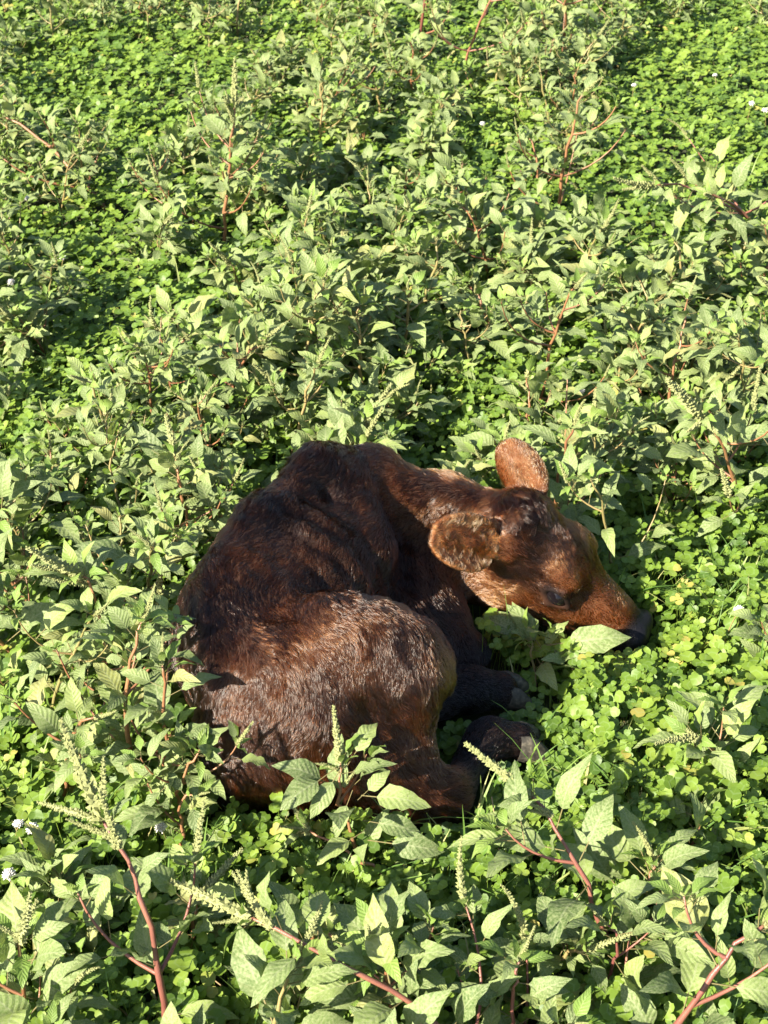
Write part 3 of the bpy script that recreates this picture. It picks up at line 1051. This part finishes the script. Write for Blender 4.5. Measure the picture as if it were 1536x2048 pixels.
def hero(label, b, t, z, **kw):
    """Plant whose foot is on the ground at photo point b and whose tip is at height z at photo point t."""
    r = random.Random(sum(map(ord, label)))
    base, tip = spot(b[0], b[1]), spot(t[0], t[1], z)
    o = pigweed(base, tip, r, **kw)
    PLANTS.pop()
    tag(o, label, 'weed', 'pigweed plants round the calf')
    HERO.append((base, tip))
    return o


hero('tall red-stemmed pigweed with thick spike leaning left at the lower left', (345, 2140), (205, 1640), 0.27,
     leaves=11, size=0.068, branches=3, spikes=5, spike_len=0.115, radius=0.0046, mat=M_STEM_RED, branch_spikes=0.6)
hero('pigweed with pink stem arching left over the bottom edge, seed spikes at its tip', (1040, 2210), (500, 1835), 0.20,
     leaves=13, size=0.074, branches=4, spikes=6, spike_len=0.115, radius=0.0044, mat=M_STEM_RED, arch=0.9)
hero('pigweed with pale upright spike and broad leaves just right of the calf\'s hock', (1270, 2010), (1060, 1590), 0.20,
     leaves=11, size=0.079, branches=2, spikes=5, spike_len=0.095, radius=0.0041, mat=M_STEM_RED, branch_spikes=0.3)
hero('broad-leaved pigweed with forked red stem in the bottom right corner', (1270, 2190), (1530, 1850), 0.20,
     leaves=10, size=0.081, branches=4, spikes=3, spike_len=0.06, radius=0.0050, mat=M_STEM_RED)
hero('pigweed growing in front of the calf\'s rump, its spike against the brown coat', (752, 1800), (680, 1525), 0.165,
     leaves=8, size=0.074, branches=2, spikes=3, spike_len=0.07, radius=0.0031, mat=M_STEM_BROWN, branch_spikes=0.3)
hero('pigweed with spikes lying left, low under the calf\'s rump', (860, 1850), (610, 1655), 0.09,
     leaves=5, size=0.055, branches=1, spikes=6, spike_len=0.10, radius=0.0031, mat=M_STEM_BROWN, arch=0.9)
hero('pigweed with two upright spikes left of the calf\'s back', (262, 1470), (160, 1150), 0.24,
     leaves=12, size=0.077, branches=4, spikes=4, spike_len=0.115, radius=0.0037, mat=M_STEM_BROWN, branch_spikes=0.4)
hero('leafy pigweed touching the calf\'s tail from the left', (330, 1660), (325, 1330), 0.25,
     leaves=13, size=0.070, branches=4, spikes=1, spike_len=0.04, radius=0.0037, mat=M_STEM_BROWN, branch_spikes=0.1)
hero('pigweed whose drooping side leaves shade the calf\'s rump at the lower left', (330, 1720), (400, 1500), 0.17,
     leaves=8, size=0.061, branches=2, spikes=0, radius=0.0033, mat=M_STEM_BROWN)
hero('pigweed with upright leaves behind the calf\'s far ear', (1080, 1120), (1150, 850), 0.27,
     leaves=12, size=0.070, branches=4, spikes=2, spike_len=0.06, radius=0.0036, mat=M_STEM_BROWN)
h1 = hero('pigweed with a hanging yellow-green spike beside the calf\'s forehead', (1245, 1190), (1182, 960), 0.24,
          leaves=8, size=0.070, branches=2, spikes=0, radius=0.0031, mat=M_STEM_GREEN)
put_spike(h1, spot(1180, 985, 0.235), (-0.10, -0.15, -1.0), 0.085, rg, SPIKES[1], 0.9)
hero('tall pigweed on a thick brown stem with drooping spike, upper left of centre', (443, 520), (470, 215), 0.34,
     leaves=20, size=0.072, branches=8, spikes=4, spike_len=0.10, radius=0.0048, mat=M_STEM_BROWN, t0=0.2)
hero('sprawling pigweed with a long bare tan stem at the upper left', (238, 440), (10, 235), 0.20,
     leaves=9, size=0.068, branches=4, spikes=2, spike_len=0.06, radius=0.0063, mat=M_STEM_BROWN, arch=0.2, narrow=0.5, t0=0.45)
hero('pigweed on a slanting bare brown stem at the upper right of centre', (1105, 470), (1165, 190), 0.34,
     leaves=11, size=0.068, branches=6, spikes=2, spike_len=0.06, radius=0.0048, mat=M_STEM_BROWN, t0=0.35)
hero('narrow-leaved pigweed on dark stems above the calf\'s neck', (1070, 840), (1150, 575), 0.30,
     leaves=14, size=0.070, branches=5, spikes=2, spike_len=0.05, radius=0.0038, mat=M_STEM_BROWN, narrow=0.5, t0=0.3)
hero('red-stemmed pigweed cut by the top edge, right of centre', (836, 150), (862, -120), 0.40,
     leaves=13, size=0.074, branches=6, spikes=2, spike_len=0.08, radius=0.0052, mat=M_STEM_RED, t0=0.25)
hero('pigweed with a red stem slanting right to the top edge', (908, 175), (1030, -60), 0.36,
     leaves=12, size=0.070, branches=6, spikes=2, spike_len=0.07, radius=0.0044, mat=M_STEM_RED, t0=0.3)
hero('dusky pigweed with brown spikes standing at the top right', (1120, 155), (1150, -40), 0.34,
     leaves=13, size=0.065, branches=7, spikes=5, spike_len=0.09, radius=0.0052, mat=M_STEM_BROWN, t0=0.25)
hero('pigweed with round leaves and pale spikes leaning in from the right edge', (1560, 500), (1300, 370), 0.22,
     leaves=15, size=0.077, branches=7, spikes=4, spike_len=0.11, radius=0.0048, mat=M_STEM_RED, arch=0.8)
hero('pigweed with two long spikes at the right edge level with the calf\'s back', (1500, 1040), (1400, 830), 0.26,
     leaves=12, size=0.072, branches=5, spikes=4, spike_len=0.12, radius=0.0041, mat=M_STEM_BROWN)
hero('wilting pigweed with tan spikes among clover at the right edge', (1470, 1610), (1390, 1475), 0.12,
     leaves=8, size=0.068, branches=2, spikes=4, spike_len=0.075, radius=0.0031, mat=M_STEM_BROWN, arch=0.8)
hero('low broad-leaved pigweed squeezed in under the calf\'s chin', (1085, 1385), (1060, 1275), 0.075,
     leaves=8, size=0.068, branches=1, spikes=0, radius=0.0026, mat=M_STEM_GREEN, t0=0.05)
h2 = hero('small pigweed lifting one big leaf in front of the calf\'s mouth', (1120, 1395), (1150, 1310), 0.06,
          leaves=4, size=0.058, branches=0, spikes=0, radius=0.0022, mat=M_STEM_GREEN)



def spray(root, rows, nrm=(-0.15, -0.45, 0.85), meshes=None):
    """Extra leaves given by photo points of stalk and tip with their heights."""
    for bx, by, bz, tx, ty, tz in rows:
        p, q = spot(bx, by, bz), spot(tx, ty, tz)
        put_leaf(root, p, q - p, Vector(nrm) + Vector((rg.gauss(0, .15), rg.gauss(0, .15), 0)), (q - p).length / 1.36, rg, meshes or LEAVES[:12], 0.004)


chin = [o for o in col.objects if str(o.get('label', '')).startswith('low broad-leaved')][0]
spray(chin, [(1065, 1300, .05, 985, 1212, .085), (1062, 1296, .055, 1022, 1196, .10), (1078, 1300, .05, 1140, 1236, .085), (1080, 1310, .05, 1168, 1312, .06),
             (1070, 1310, .045, 1108, 1372, .05), (1060, 1305, .045, 1000, 1345, .05), (1070, 1300, .05, 1050, 1245, .08)])
spray(h2, [(1092, 1290, .070, 1268, 1272, .095)], (-0.2, -0.55, 0.8), [LEAVES[3]])
rump = [o for o in col.objects if str(o.get('label', '')).startswith('pigweed growing in front')][0]
spray(rump, [(672, 1535, .165, 570, 1612, .155), (680, 1540, .165, 618, 1640, .135), (695, 1530, .17, 752, 1440, .19), (705, 1580, .15, 672, 1668, .12), (722, 1590, .14, 868, 1606, .15),
             (725, 1640, .11, 845, 1662, .11), (715, 1600, .14, 775, 1545, .16), (735, 1680, .09, 880, 1700, .09), (730, 1660, .10, 640, 1720, .09)], (-0.25, -0.4, 0.85))
hero('tall leafy pigweed pressed against the calf\'s left flank', (265, 1600), (285, 1240), 0.28,
     leaves=14, size=0.066, branches=4, spikes=2, spike_len=0.05, radius=0.0040, mat=M_STEM_BROWN, branch_spikes=0.1)
hero('pigweed with holed leaves reaching over the calf\'s tail end', (372, 1760), (385, 1590), 0.13,
     leaves=9, size=0.058, branches=2, spikes=1, spike_len=0.03, radius=0.0035, mat=M_STEM_BROWN, branch_spikes=0.1)
hero('pigweed with notched leaves filling the bottom left corner', (60, 2130), (40, 1880), 0.19,
     leaves=11, size=0.074, branches=4, spikes=3, spike_len=0.085, radius=0.0037, mat=M_STEM_BROWN)
hero('bushy pigweed on the bottom edge right of the leaning tall one', (520, 2190), (590, 1930), 0.17,
     leaves=12, size=0.081, branches=3, spikes=3, spike_len=0.07, radius=0.0037, mat=M_STEM_GREEN)
hero('bushy pigweed with young pale tip on the bottom edge near the middle', (830, 2140), (760, 1890), 0.16,
     leaves=12, size=0.079, branches=3, spikes=2, spike_len=0.05, radius=0.0037, mat=M_STEM_BROWN)
hero('pigweed with star of small bright leaves, bottom edge right of centre', (1010, 2180), (1040, 1920), 0.15,
     leaves=11, size=0.070, branches=3, spikes=1, spike_len=0.04, radius=0.0033, mat=M_STEM_RED)
hero('young pigweed with pointed leaves below the clover patch at the lower right', (1200, 2050), (1215, 1850), 0.13,
     leaves=9, size=0.064, branches=2, spikes=1, spike_len=0.035, radius=0.0030, mat=M_STEM_RED)

# ------------------------------------------------------------------ the rest of the weed stand
# open clover patches, as (centre in the photo, half sizes): no weeds grow here
OPEN = [((230, 170), (240, 110)), ((1420, 230), (250, 200)), ((950, 260), (90, 60)), ((520, 520), (150, 45)), ((1250, 1480), (270, 240)), ((1290, 1120), (130, 150)),
        ((70, 1700), (120, 130)), ((130, 470), (130, 60)), ((560, 1760), (160, 90)), ((870, 560), (60, 40)), ((1390, 1170), (170, 180)), ((1480, 640), (90, 60)), ((1280, 330), (70, 90))]


def is_open(px, py):
    return any(((px - c[0]) / s[0]) ** 2 + ((py - c[1]) / s[1]) ** 2 < 1 for c, s in OPEN)


CLUMP = Waves(61, 0.9)


def fill_weeds():
    r = random.Random(77)
    taken = [(b.x, b.y) for b, t in HERO]
    count = 0
    for tries in range(40000):
        if count >= 200:
            break
        y = 0.98 + (5.05 - 0.98) * r.random() ** 0.95
        half = 0.10 + 0.285 * y
        x = r.uniform(-half, half)
        if calf.at([(x, y, 0.05), (x, y, 0.10)]).min() < 0.03:
            continue
        px, py = seen_at((x, y, 0.06))
        if is_open(px, py) or (y > 2.0 and is_open(*seen_at((x, y, 0.16)))):
            continue
        lush = float(CLUMP(np.array((x, y, 0.0))))
        if lush < -0.62 and y > 1.5:
            continue
        gap = (0.104 + 0.0115 * y) * (1.0 - 0.18 * max(0.0, lush))
        if any((x - a) ** 2 + (y - b) ** 2 < gap * gap for a, b in taken):
            continue
        taken.append((x, y))
        # only low plants right in front of the calf
        front = 1.0 < y < 1.45 and -0.30 < x < 0.42
        if front and y > 1.12 and -0.22 < x < 0.2:
            continue
        h = r.uniform(0.07, 0.11) if front else r.uniform(0.10, 0.21)
        if y < 1.25 and not front:
            h *= 0.8
        h *= 1.0 + 0.22 * lush if y > 1.5 else 1.0
        lean = r.uniform(0.02, 0.10)
        a = r.uniform(0, 6.28)
        pigweed((x, y, 0), (x + lean * math.cos(a), y + lean * math.sin(a), h), r, leaves=r.randint(12, 18), size=r.uniform(0.054, 0.084) * (1.0 - 0.10 * max(0.0, y - 2.0)) * (0.84 if y < 1.35 else 1.0),
                branches=0 if front else r.randint(4, 7), spikes=r.choice([0, 1, 1, 2, 3, 4]), spike_len=r.uniform(0.03, 0.08), radius=r.uniform(0.0026, 0.0042),
                narrow=r.choice([0, 0, 0, 0.3]), branch_spikes=0.3, mat=r.choice([M_STEM_BROWN, M_STEM_GREEN, M_STEM_GREEN]))
        count += 1


fill_weeds()

ORD = ['first', 'second', 'third', 'fourth', 'fifth', 'sixth', 'seventh', 'eighth', 'ninth', 'tenth', 'eleventh', 'twelfth', 'thirteenth', 'fourteenth', 'fifteenth', 'sixteenth',
       'seventeenth', 'eighteenth', 'nineteenth', 'twentieth', 'twenty-first', 'twenty-second', 'twenty-third', 'twenty-fourth', 'twenty-fifth', 'twenty-sixth', 'twenty-seventh', 'twenty-eighth', 'twenty-ninth', 'thirtieth', 'thirty-first', 'thirty-second', 'thirty-third', 'thirty-fourth', 'thirty-fifth', 'thirty-sixth', 'thirty-seventh', 'thirty-eighth', 'thirty-ninth', 'fortieth']


def label_weeds():
    bands = [(1950, 9999, 'along the bottom edge'), (1780, 1950, 'second row from the bottom edge'), (1600, 1780, 'third row from the bottom edge'), (1330, 1600, 'level with the calf\'s rump'), (1130, 1330, 'level with the calf\'s eye'),
             (960, 1130, 'level with the calf\'s ears'), (860, 960, 'level with the calf\'s shoulder'), (770, 860, 'just behind the calf'), (690, 770, 'second row behind the calf'),
             (610, 690, 'third row behind the calf'), (530, 610, 'fourth row behind the calf'), (450, 530, 'fifth row behind the calf'),
             (370, 450, 'sixth row behind the calf'), (290, 370, 'fifth row from the top edge'), (210, 290, 'fourth row from the top edge'),
             (140, 210, 'third row from the top edge'), (70, 140, 'second row from the top edge'), (0, 70, 'along the top edge'), (-9999, 0, 'cut by the top edge')]
    for lo, hi, where in bands:
        row = [(seen_at(b)[0], root, h, n) for root, b, h, n in PLANTS if lo <= seen_at(b + Vector((0, 0, h * 0.6)))[1] < hi]
        row.sort(key=lambda q: q[0])
        for k, (x, root, h, n) in enumerate(row):
            look = ('tall ' if h > 0.20 else 'low ' if h < 0.12 else '') + 'pigweed'
            look += ' without spikes' if n == 0 else ' with one spike' if n == 1 else ' with spikes'
            tag(root, f'{look}, {ORD[min(k, 39)]} from left {where}', 'weed', 'pigweed plants round the calf')


label_weeds()

# ------------------------------------------------------------------ clover, grass and litter (ground cover)
def in_view(x, y, margin=0.55):
    return abs(x) < 0.30 + margin + 0.235 * y


def scatter(n, r, y0=0.35, y1=6.6):
    y = y0 + (y1 - y0) * r.random(n) ** 1.25
    half = 0.30 + 0.5 + 0.245 * y
    x = r.uniform(-1, 1, n) * half
    return x, y


def stuff_mesh(name, V, F, UV, rnd, mat):
    me = mesh_np(name, V, F)
    uv = me.uv_layers.new(name='leaf')
    li = np.empty(len(me.loops), dtype=np.int32)
    me.loops.foreach_get('vertex_index', li)
    uv.data.foreach_set('uv', np.asarray(UV, np.float32)[li].ravel())
    a = me.attributes.new('rnd', 'FLOAT', 'POINT')
    a.data.foreach_set('value', np.asarray(rnd, np.float32))
    return obj(name, me, mat)


def rot_frames(D, Nn):
    """Orthonormal frames (x, y=D, z~Nn) for arrays."""
    D = D / np.linalg.norm(D, axis=1)[:, None]
    Nn = Nn - (Nn * D).sum(1)[:, None] * D
    Nn = Nn / np.linalg.norm(Nn, axis=1)[:, None]
    return np.cross(D, Nn), D, Nn


def clover_sheet(r, x, y, fine, edge=False):
    """Vertices, triangles, uv and colour numbers for one scatter of three-part leaves."""
    n = len(x)
    hgt = np.clip(r.normal(0.052, 0.017, n) + 0.012 * Waves(52, 0.3)(np.stack([x, y, 0 * x], -1)), 0.012, 0.10)
    press = (x > 0.03) & (x < 0.27) & (y > 1.15) & (y < 1.49)          # pressed flat where the calf has laid its feet
    hgt = np.where(press, hgt * 0.4 + 0.004, hgt)
    hgt = np.where((x > 0.30) & (x < 0.46) & (y > 1.43) & (y < 1.60), hgt * 0.55, hgt)
    P = np.stack([x, y, hgt], -1)
    ok = calf.at(P) > 0.014
    P, n = P[ok], ok.sum()
    size = np.clip(r.normal(0.0124, 0.0031, n), 0.006, 0.021) * (1.0 if fine else 1.12)
    Nl = np.stack([r.normal(0, .30, n), r.normal(0, .30, n), np.ones(n)], -1) + np.array(to_sun) * 0.85
    a0 = r.uniform(0, 2 * np.pi, n)
    X, Y, Z = rot_frames(np.stack([np.cos(a0), np.sin(a0), np.zeros(n)], -1), Nl)
    if fine:
        half, hc = [(0.26, 0.15), (0.48, 0.45), (0.46, 0.78), (0.22, 1.0)], [.03, .09, .09, .02]
    else:
        half, hc = [(0.36, 0.25), (0.50, 0.65), (0.25, 0.98)], [.05, .10, .04]
    if edge:
        half, hc = [(0.55, 0.6)], [.08]
        size = size * 1.25
    prof = np.array([(0, 0)] + half + [(0, 0.93)] + [(-p, q) for p, q in half[::-1]] + [(0, 0.52)])
    cup = np.array([0] + hc + [-0.04] + hc[::-1] + [0.0])
    m = len(prof)
    tris = np.array([(k, (k + 1) % (m - 1), m - 1) for k in range(m - 1)])
    Vs, Fs, UVs, Rs = [], [], [], []
    rnd = np.clip(r.beta(2.2, 2.2, n) + 0.12 * Waves(53, 0.4)(P), 0, 0.93)
    rnd = np.where(r.random(n) < 0.003, 1.0, rnd)                        # a few yellowed leaves
    off = 0
    for k in range(3):
        th = k * 2 * np.pi / 3 + r.normal(0, 0.12, n)
        d = np.cos(th)[:, None] * Y + np.sin(th)[:, None] * X
        tilt = r.normal(0.12, 0.24, n)
        d = d * np.cos(tilt)[:, None] + Z * np.sin(tilt)[:, None]
        xx, yy, zz = rot_frames(d, Z)
        s = size * r.uniform(0.82, 1.15, n)
        fold = r.uniform(0.2, 2.2, n)
        V = (P[:, None, :] + (s[:, None] * prof[:, 0])[..., None] * xx[:, None] + (s[:, None] * prof[:, 1])[..., None] * yy[:, None]
             + (s[:, None] * cup[None] * fold[:, None])[..., None] * zz[:, None])
        Vs.append(V.reshape(-1, 3))
        Fs.append((off + np.arange(n)[:, None, None] * m + tris[None]).reshape(-1, 3))
        UVs.append(np.tile(np.stack([prof[:, 0] * 2, prof[:, 1]], -1), (n, 1)))
        Rs.append(np.repeat(np.clip(rnd + np.where(rnd < 0.99, r.normal(0, .05, n), 0), 0, 1), m))
        off += n * m
    # leaf stalks: thin three-sided bars
    if fine:
        foot = P.copy()
        foot[:, :2] += r.normal(0, 0.014, (n, 2))
        foot[:, 2] = -0.01
        q = np.array([(1, 0, 0), (-0.5, 0.87, 0), (-0.5, -0.87, 0)]) * 0.0007
        V = np.concatenate([foot[:, None] + q[None], P[:, None] + q[None] * 0.8], 1)
        tr = np.array([(0, 1, 4), (0, 4, 3), (1, 2, 5), (1, 5, 4), (2, 0, 3), (2, 3, 5)])
        Vs.append(V.reshape(-1, 3))
        Fs.append((off + np.arange(n)[:, None, None] * 6 + tr[None]).reshape(-1, 3))
        UVs.append(np.tile(np.array([(0.8, 0.1)]), (n * 6, 1)))
        Rs.append(np.repeat(np.full(n, 0.75), 6))
    return [np.concatenate(q) for q in (Vs, Fs, UVs, Rs)]


def build_clover():
    r = np.random.default_rng(19)
    n = 29000
    y = 0.35 + (2.45 - 0.35) * r.random(n) ** 0.85
    x = r.uniform(-1, 1, n) * (0.65 + 0.245 * y)
    near = clover_sheet(r, x, y, True)
    n = 42000
    y = 2.40 + (6.4 - 2.40) * r.random(n) ** 0.92
    x = r.uniform(-1, 1, n) * (0.50 + 0.245 * y)
    far = clover_sheet(r, x, y, False)
    # the carpet goes on outside the frame
    n = 36000
    y = r.uniform(0.2, 8.0, n)
    hw = np.where(y < 2.42, 0.65, 0.50) + 0.245 * y
    x = r.choice([-1, 1], n) * (hw + r.uniform(-0.03, 1.5, n))
    deep = y > 6.35
    x = np.where(deep, r.uniform(-1, 1, n) * (hw + 1.5), x)
    side = clover_sheet(r, x, y, False, True)
    far[1] = far[1] + len(near[0])
    side[1] = side[1] + len(near[0]) + len(far[0])
    V, F, UV, R = [np.concatenate(q) for q in zip(near, far, side)]
    m = ground_leaf_material('clover_leaf', [(0.0, (0.050, 0.100, 0.016)), (0.35, (0.105, 0.180, 0.022)), (0.7, (0.160, 0.245, 0.030)), (0.95, (0.21, 0.29, 0.045)), (1.0, (0.34, 0.30, 0.07))], 0.34, True)
    o = stuff_mesh('clover', V, F, UV, R, m)
    tag(o, 'bright green white clover carpeting the ground between the weeds', 'clover', kind='stuff')


def build_grass():
    r = np.random.default_rng(23)
    tufts = [(740, 1730, 0.10, 170), (420, 1690, 0.09, 110), (600, 1700, 0.08, 90), (1330, 1230, 0.07, 130), (1290, 1620, 0.07, 110), (90, 760, 0.09, 60), (350, 890, 0.10, 90), (1180, 1700, 0.06, 50), (900, 1760, 0.07, 70),
             (160, 1560, 0.09, 70), (1400, 610, 0.14, 90), (1420, 1290, 0.06, 60), (300, 1640, 0.07, 60), (1330, 540, 0.12, 70), (880, 470, 0.10, 50)]
    xs, ys, ln = [], [], []
    for px, py, s, k in tufts:
        c = spot(px, py)
        xs.append(r.normal(c.x, s, k)); ys.append(r.normal(c.y, s, k)); ln.append(r.uniform(0.06, 0.15, k))
    x, y = scatter(9500, r)
    xs.append(x); ys.append(y); ln.append(np.clip(r.normal(0.085, 0.035, len(x)), 0.02, 0.21))
    x, y, L = np.concatenate(xs), np.concatenate(ys), np.concatenate(ln)
    face = (x > 0.22) & (x < 0.48) & (y > 1.30) & (y < 1.62)
    L = np.where(face, np.minimum(L, 0.05), L)
    n = len(x)
    a = r.uniform(0, 2 * np.pi, n)
    lean = r.uniform(0.15, 0.95, n)
    out = np.stack([np.cos(a), np.sin(a), 0 * a], -1)
    side = np.stack([-np.sin(a), np.cos(a), 0 * a], -1)
    K = 6
    w = r.uniform(0.0010, 0.0026, n)
    s = np.linspace(0, 1, K)
    base = np.stack([x, y, np.full(n, -0.01)], -1)
    horiz = lean[:, None] * (s[None] ** 1.8)
    vert = s[None] * (1 - 0.45 * lean[:, None] * s[None] ** 1.6)
    C = base[:, None] + out[:, None] * (L[:, None] * horiz)[..., None]
    C[..., 2] += L[:, None] * vert
    bad = calf.at(C.reshape(-1, 3)).reshape(n, K).min(1) < 0.006
    C, side, w, n = C[~bad], side[~bad], w[~bad], (~bad).sum()
    prof = np.array([0.8, 1.0, 0.95, 0.75, 0.45, 0.06])
    Lf = C - side[:, None] * (w[:, None] * prof)[..., None]
    Rt = C + side[:, None] * (w[:, None] * prof)[..., None]
    Mid = C.copy()
    Mid[..., 2] -= (w[:, None] * prof) * 0.5
    V = np.stack([Lf, Mid, Rt], 2).reshape(-1, 3)
    q = []
    for i in range(K - 1):
        for j in range(2):
            q.append((i * 3 + j, i * 3 + j + 1, (i + 1) * 3 + j + 1, (i + 1) * 3 + j))
    F = (np.arange(n)[:, None, None] * K * 3 + np.array(q)[None]).reshape(-1, 4)
    m = ground_leaf_material('grass_blade', [(0.0, (0.06, 0.13, 0.02)), (0.45, (0.11, 0.20, 0.035)), (0.85, (0.19, 0.27, 0.06)), (1.0, (0.38, 0.33, 0.15))], 0.3)
    o = stuff_mesh('grass', V, F, np.zeros((len(V), 2)), np.repeat(r.random(n), K * 3), m)
    tag(o, 'thin green grass blades growing through the clover', 'grass', kind='stuff')


def build_litter():
    r = np.random.default_rng(29)
    n = 2600
    x, y = scatter(n, r)
    a = r.uniform(0, 2 * np.pi, n)
    L = r.uniform(0.012, 0.07, n)
    el = r.normal(0.1, 0.25, n)
    d = np.stack([np.cos(a) * np.cos(el), np.sin(a) * np.cos(el), np.sin(el)], -1)
    c = np.stack([x, y, r.uniform(0.003, 0.035, n)], -1)
    ok = calf.at(c) > 0.02
    c, d, L, n = c[ok], d[ok], L[ok], ok.sum()
    s = np.cross(d, np.array((0, 0, 1.0)))
    s /= np.linalg.norm(s, axis=1)[:, None]
    u = np.cross(s, d)
    w = r.uniform(0.0006, 0.0016, n)
    V = []
    for e in (-0.5, 0.0, 0.5):
        p = c + d * (L * e)[:, None] + u * ((0.06 * L) * (1 - 4 * e * e))[:, None]
        for k in range(3):
            an = 2.094 * k
            V.append(p + (s * math.cos(an) + u * math.sin(an)) * w[:, None])
    V = np.stack(V, 1).reshape(-1, 3)
    q = [(j * 3 + k, j * 3 + (k + 1) % 3, (j + 1) * 3 + (k + 1) % 3, (j + 1) * 3 + k) for j in range(2) for k in range(3)]
    F = (np.arange(n)[:, None, None] * 9 + np.array(q)[None]).reshape(-1, 4)
    m = ground_leaf_material('dry_straw', [(0.0, (0.10, 0.06, 0.03)), (0.5, (0.25, 0.18, 0.09)), (1.0, (0.42, 0.35, 0.2))], 0.05, rough=0.8)
    o = stuff_mesh('dry_litter', V, F, np.zeros((len(V), 2)), np.repeat(r.random(n), 9), m)
    tag(o, 'dry straw bits and dead stalks lying on the soil', 'litter', kind='stuff')


build_clover()
build_grass()
build_litter()


# ------------------------------------------------------------------ white clover flowers
def flower_meshes():
    N = Nodes('clover_floret')
    uv = N.n('UVMap', dict(uv_map='leaf')).outputs[0]
    v = N.n('SeparateXYZ', None, Vector=uv).outputs[1]
    c = N.ramp(v, [(0.0, (0.45, 0.42, 0.25)), (0.35, (0.78, 0.74, 0.66)), (1.0, (0.86, 0.84, 0.82))])
    bs = N.n('BsdfPrincipled', None, Base_Color=c, Roughness=0.6)
    tr = N.n('BsdfTranslucent', None, Color=c)
    mat = N.done(N.n('MixShader', None, i0=0.3, i1=bs.outputs[0], i2=tr.outputs[0]).outputs[0])
    out = []
    for seed in (1, 2, 3):
        r = np.random.default_rng(seed)
        V, F, UV = [], [], []
        for i in range(46):
            z = 1 - 1.35 * (i + 0.5) / 46
            ph = i * 2.399
            q = math.sqrt(max(0, 1 - z * z))
            d = np.array((q * math.cos(ph), q * math.sin(ph), z + 0.25))
            d /= np.linalg.norm(d)
            s = np.cross(d, (0.3, 0.2, 0.9)); s /= np.linalg.norm(s)
            t = np.cross(d, s)
            L, w = r.uniform(0.8, 1.05), 0.19
            b = len(V)
            for e, ww in ((0.15, 0.5), (0.62, 1.0), (1.0, 0.35)):
                for k in range(3):
                    an = 2.094 * k
                    V.append(d * L * e + (s * math.cos(an) + t * math.sin(an)) * w * ww + np.array((0, 0, 0.12 * e)))
                    UV.append((0, e))
            F += [(b + j * 3 + k, b + j * 3 + (k + 1) % 3, b + (j + 1) * 3 + (k + 1) % 3, b + (j + 1) * 3 + k) for j in range(2) for k in range(3)]
        me = mesh_np('flower_head', np.array(V), np.array(F))
        u = me.uv_layers.new(name='leaf')
        for l in me.loops:
            u.data[l.index].uv = UV[l.vertex_index]
        me.materials.append(mat)
        out.append(me)
    return out


def build_flowers():
    heads = flower_meshes()
    r = random.Random(3)
    spots = [(18, 1750, 'round white clover flower near the left edge of the photo'), (38, 1650, 'white clover flower, left one of the pair at the lower left'),
             (66, 1660, 'drooping pinkish white clover flower, right one of the pair at the lower left'), (322, 1655, 'small white clover flower below the calf\'s tail'),
             (126, 518, 'white clover flower at the left, above the weeds level with the small clover patch'), (22, 566, 'white clover flower on the left edge a quarter way down'),
             (52, 398, 'white clover flower in shade at the upper left'), (1430, 152, 'topmost white clover flower in the bright clover at the top right'),
             (1268, 172, 'white clover flower at the shade edge in the upper right'), (1503, 208, 'white clover flower close to the right edge near the top'),
             (1530, 222, 'white clover flower on the right edge, lower of two near the top'), (1160, 785, 'pale clover flower behind the calf\'s ear among weeds'),
             (1478, 1222, 'white clover flower right of the calf\'s nose'), (965, 248, 'white clover flower in shade right of the top centre'),
             (560, 548, 'white clover flower in the small clover patch above the calf'), (1130, 150, 'white clover flower under the weeds at the top right')]
    for k, (px, py, lab) in enumerate(spots):
        z = r.uniform(0.085, 0.115)
        top = spot(px, py, z)
        root = bpy.data.objects.new('clover_flower', None)
        root.location = (top.x + r.uniform(-.02, .02), top.y + r.uniform(-.02, .02), 0)
        root.empty_display_size = 0.03
        col.objects.link(root)
        tag(root, lab, 'flower', 'white clover flowers')
        d = top - root.location
        C = bezier([(0, 0, -0.01), (d.x * 0.2, d.y * 0.2, d.z * 0.6), tuple(d)], 7)
        obj('stalk', tube('stalk', C, np.full(7, 0.0009), 5), M_STEM_GREEN, root)
        h = bpy.data.objects.new('flower_head', heads[k % 3])
        h.parent = root
        s = r.uniform(0.0075, 0.0098)
        h.matrix_local = Matrix.Translation(d) @ Matrix.Rotation(r.uniform(-0.5, 0.5), 4, 'X') @ Matrix.Diagonal((s, s, s * (0.85 if k != 2 else 1.2), 1))
        col.objects.link(h)


build_flowers()
print('leaves', LEAF_COUNT, 'plants', len(PLANTS) + len(HERO))
